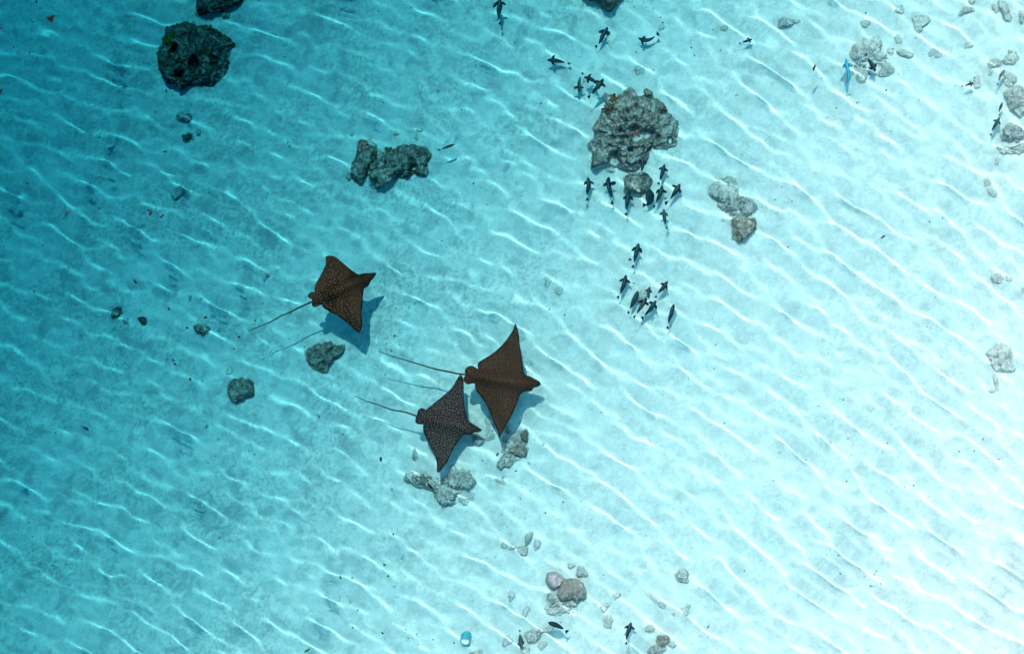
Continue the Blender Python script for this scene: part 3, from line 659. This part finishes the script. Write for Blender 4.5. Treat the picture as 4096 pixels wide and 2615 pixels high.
def eagle_ray(outline, nose, root, tail, eyes, z0, curl, tail_drop, mat, label):
    n3, r3 = at(*nose, z=z0), at(*root, z=z0)
    ctr = (n3 + r3) / 2; ang = math.atan2(n3.y - r3.y, n3.x - r3.x); ca, sa = math.cos(ang), math.sin(ang)
    def loc(px, py, z=z0):
        q = at(px, py, z); dx, dy = q.x - ctr.x, q.y - ctr.y
        return np.array((dx * ca + dy * sa, -dx * sa + dy * ca))
    half = (n3 - r3).length / 2
    B = catmull([loc(*p) for p in outline], 0.012)
    xs = np.arange(B[:, 0].min(), B[:, 0].max(), 0.024); ys = np.arange(B[:, 1].min(), B[:, 1].max(), 0.021)
    G = np.array([(x + (0.012 if j % 2 else 0), y) for j, y in enumerate(ys) for x in xs])
    A2 = np.roll(B, -1, 0)
    def inside(p):
        c = ((B[:, 1] > p[1]) != (A2[:, 1] > p[1])) & (p[0] < (A2[:, 0] - B[:, 0]) * (p[1] - B[:, 1]) / (A2[:, 1] - B[:, 1] + 1e-12) + B[:, 0])
        return c.sum() % 2 == 1
    def dist(p):
        e = A2 - B; t = np.clip(((p - B) * e).sum(1) / ((e * e).sum(1) + 1e-12), 0, 1)
        return np.sqrt((((B + e * t[:, None]) - p) ** 2).sum(1).min())
    G = np.array([g for g in G if inside(g) and dist(g) > 0.011])
    pts = [Vector(p) for p in np.concatenate([B, G])]
    nb = len(B)
    r = delaunay_2d_cdt(pts, [(i, (i + 1) % nb) for i in range(nb)], [], 1, 1e-5)
    V2 = np.array([tuple(q) for q in r[0]]); F = [tuple(f) for f in r[2]]
    D = np.array([dist(p) for p in V2])
    edge = D < 1e-4
    a = (V2[:, 0] + half) / (2 * half)                     # 0 at the tail root, 1 at the nose
    l = V2[:, 1]
    win = np.clip(a / 0.25, 0, 1) * np.clip((1.04 - a) / 0.22, 0, 1) ** 0.7
    bodyr = np.exp(-(l / (0.052 + 0.085 * np.clip(a, 0, 1))) ** 2) * win
    head = np.exp(-((a - 0.84) / 0.10) ** 2 - (l / 0.10) ** 2)
    e1 = 1 - np.exp(-D / 0.016)
    top = 0.010 * e1 + 0.060 * (1 - np.exp(-(D / 0.24) ** 1.5)) + e1 * (0.095 * bodyr + 0.035 * head)
    bot = 0.008 * e1 + 0.030 * (1 - np.exp(-(D / 0.20) ** 1.5)) + e1 * (0.050 * bodyr + 0.020 * head)
    mid = np.where(l > 0, curl[0], curl[1]) * np.abs(l) ** 1.8 + 0.010 * np.sin(l * 9 + a * 5) * np.clip(np.abs(l) / 0.3, 0, 1)
    mid = mid - 0.10 * np.clip(np.abs(l) - 0.1, 0, 1) * (1 - a) * 0.6
    top[edge] = 0; bot[edge] = 0
    v = [(x, y, m_ + t) for (x, y), m_, t in zip(V2, mid, top)]
    low = {}
    for i in range(len(V2)):
        if edge[i]: low[i] = i
        else:
            low[i] = len(v); v.append((V2[i, 0], V2[i, 1], mid[i] - bot[i]))
    f = list(F) + [tuple(low[i] for i in reversed(q)) for q in F]
    # whip tail
    T = catmull([np.append(loc(x, y, z0 - tail_drop * k / (len(tail) - 1)), -tail_drop * k / (len(tail) - 1) + 0.012) for k, (x, y) in enumerate(tail)], 0.03, False)
    ins = np.array([T[0] + np.array([0.16, 0, 0.012]), T[0] + np.array([0.07, 0, 0.008])])
    T = np.concatenate([ins, T]); b0 = len(v); sg = 8
    for i, p in enumerate(T):
        d = T[min(i + 1, len(T) - 1)] - T[max(i - 1, 0)]; d /= np.linalg.norm(d)
        s = np.cross(d, (0, 0, 1)); s /= np.linalg.norm(s); u = np.cross(s, d)
        rr = (0.0075 * (1 - i / len(T)) ** 0.8 + 0.0038)
        for k in range(sg):
            w = 2 * math.pi * k / sg; v.append(tuple(p + rr * (s * math.cos(w) + u * math.sin(w))))
    for i in range(len(T) - 1):
        for k in range(sg):
            f.append((b0 + i * sg + k, b0 + i * sg + (k + 1) % sg, b0 + (i + 1) * sg + (k + 1) % sg, b0 + (i + 1) * sg + k))
    f.append(tuple(b0 + k for k in range(sg))); f.append(tuple(b0 + (len(T) - 1) * sg + k for k in range(sg)))
    o = mesh_ob('eagle_ray', v, f, mat); o.location = ctr; o.rotation_euler = (0, 0, ang)
    tag(o, label, 'ray', 'eagle rays')
    for ex, ey in eyes:
        p = loc(ex, ey); k = int(np.argmin(((V2 - p) ** 2).sum(1)))
        ev = []; ef = []
        for i in range(6):
            for j in range(8):
                ph, tt = math.pi * i / 5, 2 * math.pi * j / 8
                ev.append((p[0] + 0.020 * math.sin(ph) * math.cos(tt), p[1] + 0.013 * math.sin(ph) * math.sin(tt), mid[k] + top[k] + 0.010 * math.cos(ph)))
        for i in range(5):
            for j in range(8): ef.append((i * 8 + j, i * 8 + (j + 1) % 8, (i + 1) * 8 + (j + 1) % 8, (i + 1) * 8 + j))
        mesh_ob('eye', ev, ef, M['eye'], o)
    return o

def rear_mask(nt, tc):
    s = node(nt, 'ShaderNodeSeparateXYZ'); nt.links.new(tc, s.inputs[0])
    a = ramp(nt, s.outputs[0], [(0.0, (1, 1, 1)), (0.12, (0, 0, 0))])
    mr = node(nt, 'ShaderNodeMapRange'); mr.inputs[1].default_value = -0.22; mr.inputs[2].default_value = -0.38
    nt.links.new(s.outputs[1], mr.inputs[0])
    return mix(nt, 1.0, a, mr.outputs[0], 'LIGHTEN')

M['ray_brown'] = ray_skin('brown ray skin', (0.085, 0.025, 0.010), (0.022, 0.008, 0.004), (0.72, 0.32, 0.20), 24, 0.06, 0.13, rear_mask, 0.7)
M['ray_net'] = ray_skin('netted ray skin', (0.020, 0.011, 0.007), (0.012, 0.007, 0.005), (0.080, 0.044, 0.025), 54, 0.26, 0.46, None, 0.85)
M['ray_grey'] = ray_skin('charcoal ray skin', (0.026, 0.017, 0.015), (0.016, 0.010, 0.009), (0.33, 0.23, 0.195), 46, 0.12, 0.26, None, 0.7)

cR1 = crop(900, 900, 2.561); cR2 = crop(1350, 1250, 2.1956)
one = lambda c, x, y: c([(x, y)])[0]
eagle_ray(cR1([(1553, 489), (1535, 484), (1480, 490), (1430, 491), (1390, 500), (1360, 502), (1300, 462), (1220, 395), (1140, 328), (1085, 311), (1040, 320), (1036, 345), (1035, 400), (1005, 470), (965, 540), (930, 600), (918, 650), (920, 684),
               (885, 686), (855, 708), (850, 735), (870, 752), (888, 760), (893, 782), (890, 815), (910, 840), (945, 834), (985, 818), (1010, 850), (1080, 895), (1160, 940), (1230, 990), (1290, 1040), (1340, 1090), (1368, 1107), (1390, 1085), (1405, 1000), (1405, 900), (1408, 800), (1415, 720), (1425, 655), (1455, 637), (1480, 608), (1497, 572), (1530, 532)]),
          one(cR1, 1553, 489), one(cR1, 905, 775), cR1([(905, 779), (850, 805), (760, 845), (660, 895), (570, 935), (520, 965), (470, 990), (400, 1015), (330, 1045), (237, 1088)]),
          cR1([(1360, 528), (1408, 640)]), -0.95, (0.55, 0.12), 0.25, M['ray_brown'], 'brown eagle ray with sparse pale dots, uppermost of three, tail trailing down left')
eagle_ray(cR2([(1787, 628), (1770, 600), (1738, 584), (1715, 572), (1690, 558), (1660, 552), (1645, 538), (1632, 500), (1622, 420), (1610, 330), (1595, 230), (1580, 150), (1562, 97), (1548, 125), (1530, 170), (1490, 230), (1440, 290), (1380, 345), (1320, 385), (1260, 420), (1235, 445), (1230, 475), (1234, 492),
               (1210, 480), (1175, 466), (1140, 478), (1120, 500), (1120, 528), (1128, 548), (1112, 565), (1108, 592), (1120, 615), (1145, 630), (1180, 622), (1205, 624), (1207, 650), (1222, 690), (1260, 740), (1300, 800), (1340, 880), (1375, 960), (1400, 1030), (1422, 1090), (1440, 1065), (1480, 990), (1520, 920), (1555, 850), (1580, 790), (1600, 730), (1625, 702), (1650, 692), (1690, 690), (1710, 682), (1722, 662), (1752, 654)]),
          one(cR2, 1787, 628), one(cR2, 1125, 546), cR2([(1125, 544), (1050, 535), (960, 515), (840, 488), (720, 455), (600, 418), (480, 385), (400, 362), (358, 342)]),
          cR2([(1645, 558), (1630, 678)]), -0.27, (0.10, 0.10), 0.3, M['ray_net'], 'largest reddish brown eagle ray with a fine net pattern, rightmost of three')
eagle_ray(cR2([(1268, 1030), (1245, 1012), (1217, 996), (1200, 985), (1165, 965), (1147, 950), (1130, 900), (1118, 840), (1112, 760), (1110, 680), (1108, 600), (1100, 565), (1080, 545), (1065, 560), (1040, 600), (1010, 650), (970, 695), (920, 735), (870, 775), (815, 820), (785, 845), (775, 856),
               (758, 842), (735, 838), (710, 855), (700, 885), (696, 908), (685, 930), (682, 960), (700, 978), (730, 982), (752, 981), (750, 1010), (758, 1050), (785, 1110), (815, 1170), (840, 1230), (865, 1290), (873, 1340), (878, 1396), (892, 1395), (920, 1370), (955, 1325), (985, 1265), (1010, 1210), (1050, 1140), (1090, 1090), (1112, 1074), (1165, 1078), (1185, 1066), (1202, 1049), (1240, 1046)]),
          one(cR2, 1268, 1030), one(cR2, 692, 908), cR2([(692, 908), (620, 882), (560, 868), (490, 855), (420, 830), (330, 800), (240, 775), (195, 752), (155, 737)]),
          cR2([(1150, 962), (1118, 1068)]), -0.52, (0.15, 0.12), 0.25, M['ray_grey'], 'charcoal eagle ray densely dotted with white, lowest of the three')

# ------------------------------------------------------------------ fish
SR = [0.0, 0.025, 0.08, 0.17, 0.26, 0.40, 0.54, 0.66, 0.755, 0.79, 0.83, 0.86, 0.93, 1.0]
WR = [0.05, 0.32, 0.62, 0.88, 1.0, 0.96, 0.74, 0.46, 0.20, 0.14, 0.11, 0.12, 0.07, 0.04]
HR = [0.05, 0.26, 0.55, 0.84, 1.0, 1.0, 0.86, 0.58, 0.32, 0.24, 0.20, 0.26, 0.62, 0.86]
def fish(pts, label, skin='fish_dark', above=0.22, wide=0.100, tall=0.15, fins=1, band=True, roll=0.0, tail_roll=32, back=True, group='dark reef fish', sweep=32, seed=0, fin_len=0.165, cat='fish'):
    zb = at(*pts[len(pts) // 2]).z; z0 = min(zb + above, -0.08)
    W = [at(x, y, z0) for x, y in pts]
    C = catmull([(p.x, p.y) for p in W], 0.004, False)
    seg = np.concatenate([[0], np.cumsum(np.linalg.norm(np.diff(C, axis=0), axis=1))]); Lf = seg[-1]
    org = np.array([np.interp(Lf * 0.4, seg, C[:, 0]), np.interp(Lf * 0.4, seg, C[:, 1]), z0])
    rg = random.Random(seed + 7)
    v = []; f = []; fm = []; ns = 10; frames = []
    for i, s in enumerate(SR):
        c = np.array([np.interp(Lf * s, seg, C[:, 0]), np.interp(Lf * s, seg, C[:, 1]), z0]) - org
        s0, s1 = max(s - 0.03, 0), min(s + 0.03, 1)
        d = np.array([np.interp(Lf * s1, seg, C[:, 0]) - np.interp(Lf * s0, seg, C[:, 0]), np.interp(Lf * s1, seg, C[:, 1]) - np.interp(Lf * s0, seg, C[:, 1]), 0.0]); d /= np.linalg.norm(d)
        a = R(roll + (tail_roll * min(1, max(0, (s - 0.8) / 0.1)) if s > 0.8 else 0))
        lat0 = np.cross((0, 0, 1), d); up0 = np.array((0, 0, 1.0))
        lat = lat0 * math.cos(a) + up0 * math.sin(a); up = up0 * math.cos(a) - lat0 * math.sin(a)
        frames.append((c, d, lat, up))
        fork = 1.0
        for k in range(ns):
            w = 2 * math.pi * (k + 0.5) / ns
            q = c + lat * (wide * Lf * WR[i] * math.cos(w)) + up * (tall * Lf * HR[i] * math.sin(w))
            if i == len(SR) - 1: q = q - d * Lf * 0.09 * (1 - abs(math.sin(w)))
            v.append(q)
    fin_ring = 3
    for i in range(len(SR) - 1):
        for k in range(ns):
            if fins and i == fin_ring and k in (4, 9): continue
            f.append((i * ns + k, i * ns + (k + 1) % ns, (i + 1) * ns + (k + 1) % ns, (i + 1) * ns + k))
            s = (SR[i] + SR[i + 1]) / 2
            fm.append(1 if band and 0.77 < s < 0.85 else 2 if back and 0.10 < s < 0.6 and k == 2 else 0)
    f.append(tuple(range(ns))); fm.append(0); f.append(tuple((len(SR) - 1) * ns + k for k in range(ns))); fm.append(0)
    if fins:
        for k, sg in ((9, 1), (4, -1)):
            loop = [fin_ring * ns + k, (fin_ring + 1) * ns + k, (fin_ring + 1) * ns + (k + 1) % ns, fin_ring * ns + (k + 1) % ns]
            c0 = sum(v[q] for q in loop) / 4
            c, d, lat, up = frames[fin_ring]
            al = R(sweep + rg.uniform(-24, 26)); dirn = lat * sg * math.cos(al) + d * math.sin(al) + up * rg.uniform(-0.15, 0.2)
            chd = d * math.cos(al * 0.6) - lat * sg * math.sin(al * 0.6)
            prev = loop
            for (t, ch, thk) in ((0.35, 0.058, 0.006), (0.72, 0.042, 0.004), (1.0, 0.010, 0.003)):
                cc = c0 + dirn * fin_len * Lf * t * rg.uniform(0.95, 1.05)
                n0 = len(v)
                for (a_, b_) in ((-1, -1), (1, -1), (1, 1), (-1, 1)):
                    v.append(cc + chd * (a_ * ch * Lf) + up * ((b_ if k == 9 else -b_) * thk * Lf))
                cur = [n0, n0 + 1, n0 + 2, n0 + 3]
                for j in range(4):
                    f.append((prev[j], prev[(j + 1) % 4], cur[(j + 1) % 4], cur[j])); fm.append(0)
                prev = cur
            f.append(tuple(prev)); fm.append(0)
    o = mesh_ob('fish', v, f, [M[skin], M['fish_band'], M['fish_back']], fm=fm); o.location = org
    return tag(o, label, cat, group)

FISH = [
 ([(1995, -6), (1997, 30), (1998, 72), (2002, 101)], 'black fish swimming up out of the top edge', dict(above=0.4)),
 ([(2427, 114), (2415, 140), (2396, 175), (2380, 190)], 'black fish heading up right, left of the curved fish', {}),
 ([(2554, 151), (2576, 160), (2600, 158), (2616, 148), (2634, 135)], 'black fish curved like a bow near the top', dict(tail_roll=70)),
 ([(3011, 153), (2990, 163), (2968, 171), (2955, 178)], 'small black fish alone near the top right', {}),
 ([(2187, 242), (2215, 244), (2250, 250), (2282, 256)], 'black fish facing left with wide fins', {}),
 ([(2314, 372), (2313, 345), (2320, 315), (2333, 290)], 'grey striped fish diving head down left of the crossing pair', dict(above=0.25, skin='fish_back', sweep=5)),
 ([(2335, 311), (2352, 313), (2375, 325), (2392, 345), (2398, 362)], 'black fish bent over the crossing fish, head at left', dict(above=0.35, tail_roll=10)),
 ([(2414, 315), (2400, 338), (2372, 370), (2351, 392)], 'black fish crossing over the bent fish, tail down left', dict(above=0.5)),
 ([(2571, 628), (2570, 660), (2564, 690), (2560, 708)], 'black fish over the notch below the largest rock', dict(above=0.6, tail_roll=10)),
 ([(2660, 655), (2650, 690), (2637, 728), (2631, 741)], 'black fish right of the round rock, topmost there', {}),
 ([(2351, 708), (2353, 745), (2347, 784), (2349, 806)], 'black fish at the far left of the row under the largest rock', {}),
 ([(2433, 707), (2438, 745), (2445, 785), (2447, 820)], 'black fish second from left in the row under the largest rock', {}),
 ([(2516, 763), (2511, 800), (2505, 840), (2502, 865)], 'black fish just below left of the round pale rock', {}),
 ([(2601, 756), (2600, 785), (2593, 815), (2570, 821)], 'fat oval black fish leaning on its side below the round rock', dict(wide=0.10, tall=0.25, fins=0, roll=62, band=False, tail_roll=-30, back=False)),
 ([(2648, 744), (2640, 778), (2622, 818), (2611, 829)], 'black fish beside the fat oval fish on its right', {}),
 ([(2724, 732), (2706, 760), (2681, 797), (2662, 815)], 'black fish farthest right of those around the round rock', {}),
 ([(2657, 833), (2657, 865), (2661, 897), (2667, 920)], 'grey backed fish lowest of those around the round rock', dict(skin='fish_back')),
 ([(2554, 974), (2546, 1010), (2536, 1048), (2531, 1072)], 'lone dark fish swimming up above the fish cluster', {}),
 ([(2504, 1099), (2497, 1130), (2487, 1165), (2470, 1193)], 'dark fish at the upper left of the fish cluster', {}),
 ([(2550, 1165), (2538, 1200), (2518, 1239), (2511, 1257)], 'dark finless fish on the left of the fish cluster', dict(fins=0)),
 ([(2600, 1146), (2594, 1170), (2596, 1195), (2606, 1212)], 'dark fish pointing straight up in the middle of the cluster', dict(above=0.55)),
 ([(2585, 1190), (2568, 1222), (2545, 1256), (2534, 1271)], 'thick dark fish at the centre bottom of the cluster', dict(wide=0.09, above=0.5)),
 ([(2624, 1202), (2606, 1230), (2583, 1258), (2567, 1275)], 'dark fish at the lower right of the cluster', {}),
 ([(2671, 1126), (2652, 1152), (2630, 1174), (2622, 1189)], 'broad dark fish at the upper right of the cluster', dict(wide=0.115, sweep=45)),
 ([(2697, 1215), (2685, 1250), (2676, 1290), (2669, 1314)], 'dark finless fish alone right of the cluster', dict(fins=0, wide=0.09)),
 ([(3385, 233), (3388, 275), (3392, 320), (3386, 366)], 'long bright turquoise fish near the top right', dict(skin='fish_blue', band=False, back=False, group=None, wide=0.065, above=0.3, fin_len=0.13, tail_roll=0)),
 ([(3503, 286), (3492, 265), (3474, 242), (3460, 218)], 'dark fish slanting over the upper right rubble', dict(above=0.3)),
 ([(3896, 331), (3880, 336), (3860, 343), (3846, 346)], 'small grey fish facing right beside a faint stone', dict(skin='fish_back', above=0.25)),
 ([(4022, 279), (4005, 300), (3995, 322), (3989, 342)], 'pale grey fish above the right edge rocks', dict(skin='fish_grey', fins=0, above=0.25, wide=0.10, group=None)),
 ([(4010, 410), (4003, 428), (3996, 448), (3999, 462)], 'small grey fish beside the ragged right edge rock', dict(skin='fish_back', fins=0, above=0.25)),
 ([(3998, 471), (3985, 495), (3970, 522), (3963, 542)], 'grey fish just below another beside the right edge rocks', dict(skin='fish_back', above=0.25)),
 ([(1817, 579), (1798, 586), (1775, 594), (1754, 598)], 'slim black wrasse beside the blocky rock, no fins showing', dict(skin='fish_brown', fins=0, band=False, back=False, group=None, above=0.5, wide=0.085)),
 ([(2191, 2490), (2215, 2497), (2250, 2513), (2270, 2528)], 'dark fish slanting down right near the bottom', dict(above=0.3, roll=35, fins=0, tall=0.13)),
 ([(2089, 2588), (2083, 2560), (2076, 2535), (2078, 2520)], 'stout grey fish head down at the bottom edge', dict(above=0.25, skin='fish_back', wide=0.125, sweep=60, fin_len=0.14)),
 ([(2524, 2487), (2516, 2515), (2507, 2556), (2505, 2576)], 'lone dark fish at the bottom right of centre', dict(above=0.25)),
 ([(1708, 1932), (1722, 1948), (1735, 1963), (1745, 1974)], 'slim black fish hiding among the rocks below the spotted ray', dict(fins=0, band=False, back=False, group=None, above=0.2, wide=0.09)),
 ([(1152, 562), (1152, 568), (1151, 574), (1151, 580)], 'tiny electric blue fish on a bright ripple line', dict(skin='fish_blue', fins=0, band=False, back=False, group=None, above=0.15, wide=0.25, tall=0.25)),
 ([(354, 1712), (343, 1710), (330, 1706), (317, 1703)], 'faint slim dark fish alone in the deep lower left', dict(skin='fish_back', fins=0, band=False, back=False, group=None, above=0.1)),
]
for k, (p, l, kw) in enumerate(FISH): fish(p, l, seed=k, **kw)

# ------------------------------------------------------------------ leaf scraps floating on the water
def leaf(px, py, ln, wd, rot, mat, label, seed, lobes=0):
    rg = random.Random(seed); x0, y0 = (px - 2048) * S, -(py - 1307.5) * S
    n = 14; top = []; c, s = math.cos(R(rot)), math.sin(R(rot))
    for k in range(n):
        t = 2 * math.pi * k / n
        w = 1 + rg.uniform(-0.28, 0.22) + (0.5 * max(0, math.cos(lobes * t + 1)) ** 2 - 0.15 if lobes else 0)
        x, y = ln * S / 2 * math.cos(t) * w, wd * S / 2 * math.sin(t) * w
        top.append((x * c - y * s, x * s + y * c))
    X = np.array([x0] + [x0 + p[0] for p in top]); Y = np.array([y0] + [y0 + p[1] for p in top])
    wz = wave_z(X, Y); z0 = float(wz[0])
    up = [(X[i] - x0, Y[i] - y0, float(wz[i]) - z0 + 0.0035 + rg.uniform(0, 0.003)) for i in range(n + 1)]
    dn = [(a, b, q - 0.0022) for a, b, q in up]
    v = up + dn; f = []
    for k in range(n):
        a, b = 1 + k, 1 + (k + 1) % n
        f += [(0, a, b), (n + 1, n + 1 + b, n + 1 + a), (a, n + 1 + a, n + 1 + b, b)]
    o = mesh_ob('leaf_scrap', v, f, mat, smooth=False); o.location = (x0, y0, z0)
    return tag(o, label, 'leaf', 'leaf scraps drifting on the surface')

LEAVES = [
 (204, 76, 32, 30, 60, 'leaf_black', 3, 'largest black leaf scrap, alone at the upper left'), (146, 8, 9, 13, 20, 'leaf_black', 0, 'small dark scrap at the top edge on the left'),
 (5, 114, 9, 9, 0, 'leaf', 0, 'reddish scrap touching the upper left edge'), (55, 190, 6, 10, 20, 'leaf', 0, 'tiny brown scrap left of a round black one'),
 (118, 211, 8, 8, 0, 'leaf_black', 0, 'tiny round black scrap in the upper left'), (4, 364, 9, 24, -25, 'leaf_black', 0, 'long dark scrap cut by the left edge'),
 (665, 365, 9, 13, 20, 'leaf_black', 3, 'small brown scrap just below the large black rock'), (623, 448, 12, 5, -40, 'leaf_black', 0, 'thin dark sliver left of the flat split stone'),
 (661, 607, 16, 8, 10, 'leaf', 2, 'brown scrap under the dark bean shaped stone'), (688, 581, 5, 7, 20, 'leaf_black', 0, 'tiny scrap just above a brown one under the bean stone'),
 (113, 539, 4, 12, 0, 'leaf_black', 0, 'thin upright sliver at the left of the deep sand'), (496, 502, 4, 8, 10, 'leaf_black', 0, 'tiny sliver in the open left of the flat split stone'),
 (108, 734, 5, 13, 30, 'leaf_black', 0, 'dark sliver above a bright line at the far left'), (274, 847, 32, 7, 0, 'leaf_olive', 0, 'long olive leaf sliver lying level'),
 (394, 833, 9, 9, 0, 'leaf_black', 0, 'round black scrap right of the olive sliver'), (594, 841, 9, 11, 0, 'leaf_black', 0, 'black round scrap joined to the golden forked leaf'),
 (602, 852, 12, 26, -15, 'leaf', 3, 'golden brown forked leaf scrap'), (647, 866, 24, 8, 50, 'leaf', 0, 'long brown scrap slanting right of the forked leaf'),
 (541, 1126, 9, 24, 25, 'leaf_black', 2, 'dark twiggy scrap left of the upper ray'), (676, 1236, 7, 13, 30, 'leaf_black', 0, 'curved black scrap up left of the upper ray tail tip'),
 (823, 1269, 15, 12, 0, 'leaf', 3, 'reddish brown crumpled scrap above the forked grey stone'), (275, 1072, 6, 6, 0, 'leaf_black', 0, 'black dot scrap alone in the left middle'),
 (748, 1311, 12, 9, -20, 'leaf_black', 0, 'dark scrap touching the forked grey stone on its left'), (956, 1348, 10, 11, 0, 'leaf', 0, 'reddish round scrap left of the upper ray tail tip'),
 (936, 1395, 6, 8, 30, 'leaf', 0, 'little brown scrap on a bright line below the tail tip'), (700, 1455, 11, 9, 0, 'leaf', 2, 'small reddish scrap in the open left of the boulder'),
 (761, 1517, 10, 15, -10, 'leaf_black', 2, 'dark red scrap left of the rounded boulder'), (210, 2261, 6, 10, 10, 'leaf_black', 0, 'black scrap in the lower left corner area'),
 (118, 2088, 5, 6, 0, 'leaf_black', 0, 'black dot scrap near the lower left edge'), (1573, 2136, 6, 10, 0, 'leaf', 0, 'small tan scrap below the rock cluster, upper of a pair'),
 (1538, 2258, 10, 10, 0, 'leaf', 2, 'pale orange scrap below the rock cluster, lower of a pair'), (1553, 2302, 8, 7, 0, 'leaf_black', 3, 'black three pointed scrap on a bright line'),
 (1361, 2307, 6, 17, 15, 'leaf', 0, 'thin curved reddish scrap in the lower middle'), (1411, 2509, 6, 9, -20, 'leaf', 0, 'small brown scrap near the bottom edge'),
 (1530, 2530, 13, 6, -35, 'leaf_black', 0, 'dark sliver near the bottom edge, right of a brown scrap'), (1523, 1836, 11, 19, -15, 'leaf_black', 2, 'dark upright scrap left of the spotted ray wing tip'),
 (1990, 1817, 9, 17, -30, 'leaf_olive', 0, 'yellowish scrap above the knobbly stone'), (2520, 1038, 14, 12, -20, 'leaf', 3, 'reddish triangular scrap beside the lone swimming fish'),
 (3257, 273, 9, 28, -20, 'leaf', 0, 'orange brown sliver left of the turquoise fish'), (1228, 2600, 28, 8, 35, 'leaf_olive', 0, 'green sliver slanting at the bottom edge'),
]
for k, (x, y, a, b, r_, m_, lb, l) in enumerate(LEAVES): leaf(x, y, a, b, r_, M[m_], l, 300 + k, lb)

# ------------------------------------------------------------------ the cup and the shell
def cup():
    top = at(1866, 2540); base = Vector((top.x, top.y, top.z)); r, h, n = 0.064, 0.125, 28
    prof = [(0.0, 0.0), (r * 0.80, 0.0), (r * 0.92, 0.012), (r, 0.05), (r, h - 0.01), (r * 1.03, h), (r * 0.97, h + 0.003), (r * 0.90, h - 0.006), (r * 0.88, h - 0.03), (r * 0.5, h - 0.032), (0.0, h - 0.032)]
    v = []; f = []; fm = []
    for (a, z) in prof:
        for k in range(n):
            w = 2 * math.pi * k / n; v.append((a * math.cos(w), a * math.sin(w), z))
    for i in range(len(prof) - 1):
        for k in range(n):
            f.append((i * n + k, i * n + (k + 1) % n, (i + 1) * n + (k + 1) % n, (i + 1) * n + k)); fm.append(1 if i >= 7 else 0)
    o = mesh_ob('cup', v, f, [M['cup_blue'], M['cup_white']], fm=fm)
    o.location = base + Vector((0, 0.02, 0.045)); o.rotation_euler = (R(38), R(-8), 0)
    tag(o, 'turquoise cup with a white inside, tipped over on the sand', 'cup')
    return o
cup()
rock('shell', (834, 928, 9, 8, 20), 0.04, M['shell'], 'tiny white shell alone on the deep sand at left', 'shell', seed=400, rough=0.8)

# ------------------------------------------------------------------ shell grit strewn over the sand
def grit():
    rg = np.random.default_rng(5); v = []; f = []
    cl = rg.uniform([-6.8, -4.6], [6.8, 4.6], (70, 2)); P = []
    for c in cl: P.append(c + rg.normal(0, 0.16, (rg.integers(3, 16), 2)))
    P.append(rg.uniform([-7, -4.7], [7, 4.7], (420, 2)))
    P = np.concatenate(P); Z = bed_z(P[:, 0], P[:, 1])
    base = np.array([(1, 0, 0), (0, 1, 0), (-1, 0, 0), (0, -1, 0), (0, 0, 1), (0, 0, -1)], float)
    tri = [(0, 1, 4), (1, 2, 4), (2, 3, 4), (3, 0, 4), (1, 0, 5), (2, 1, 5), (3, 2, 5), (0, 3, 5)]
    for (x, y), z in zip(P, Z):
        s = 0.004 + 0.009 * rg.random() ** 2.5
        q = base * s * rg.uniform(0.6, 1.4, (6, 1)) * np.array([rg.uniform(0.7, 1.5), 1, 0.7])
        a = rg.uniform(0, 6.28); c_, s_ = math.cos(a), math.sin(a)
        q = np.stack([q[:, 0] * c_ - q[:, 1] * s_, q[:, 0] * s_ + q[:, 1] * c_, q[:, 2]], -1)
        b = len(v); v += [tuple(k) for k in q + np.array((x, y, z + 0.3 * s))]; f += [tuple(b + i for i in t) for t in tri]
    o = mesh_ob('shell_grit', v, f, M['grit'], smooth=False)
    o['kind'] = 'stuff'; o['label'] = 'dark grains of shell and coral strewn over the sand'; o['category'] = 'grit'
grit()
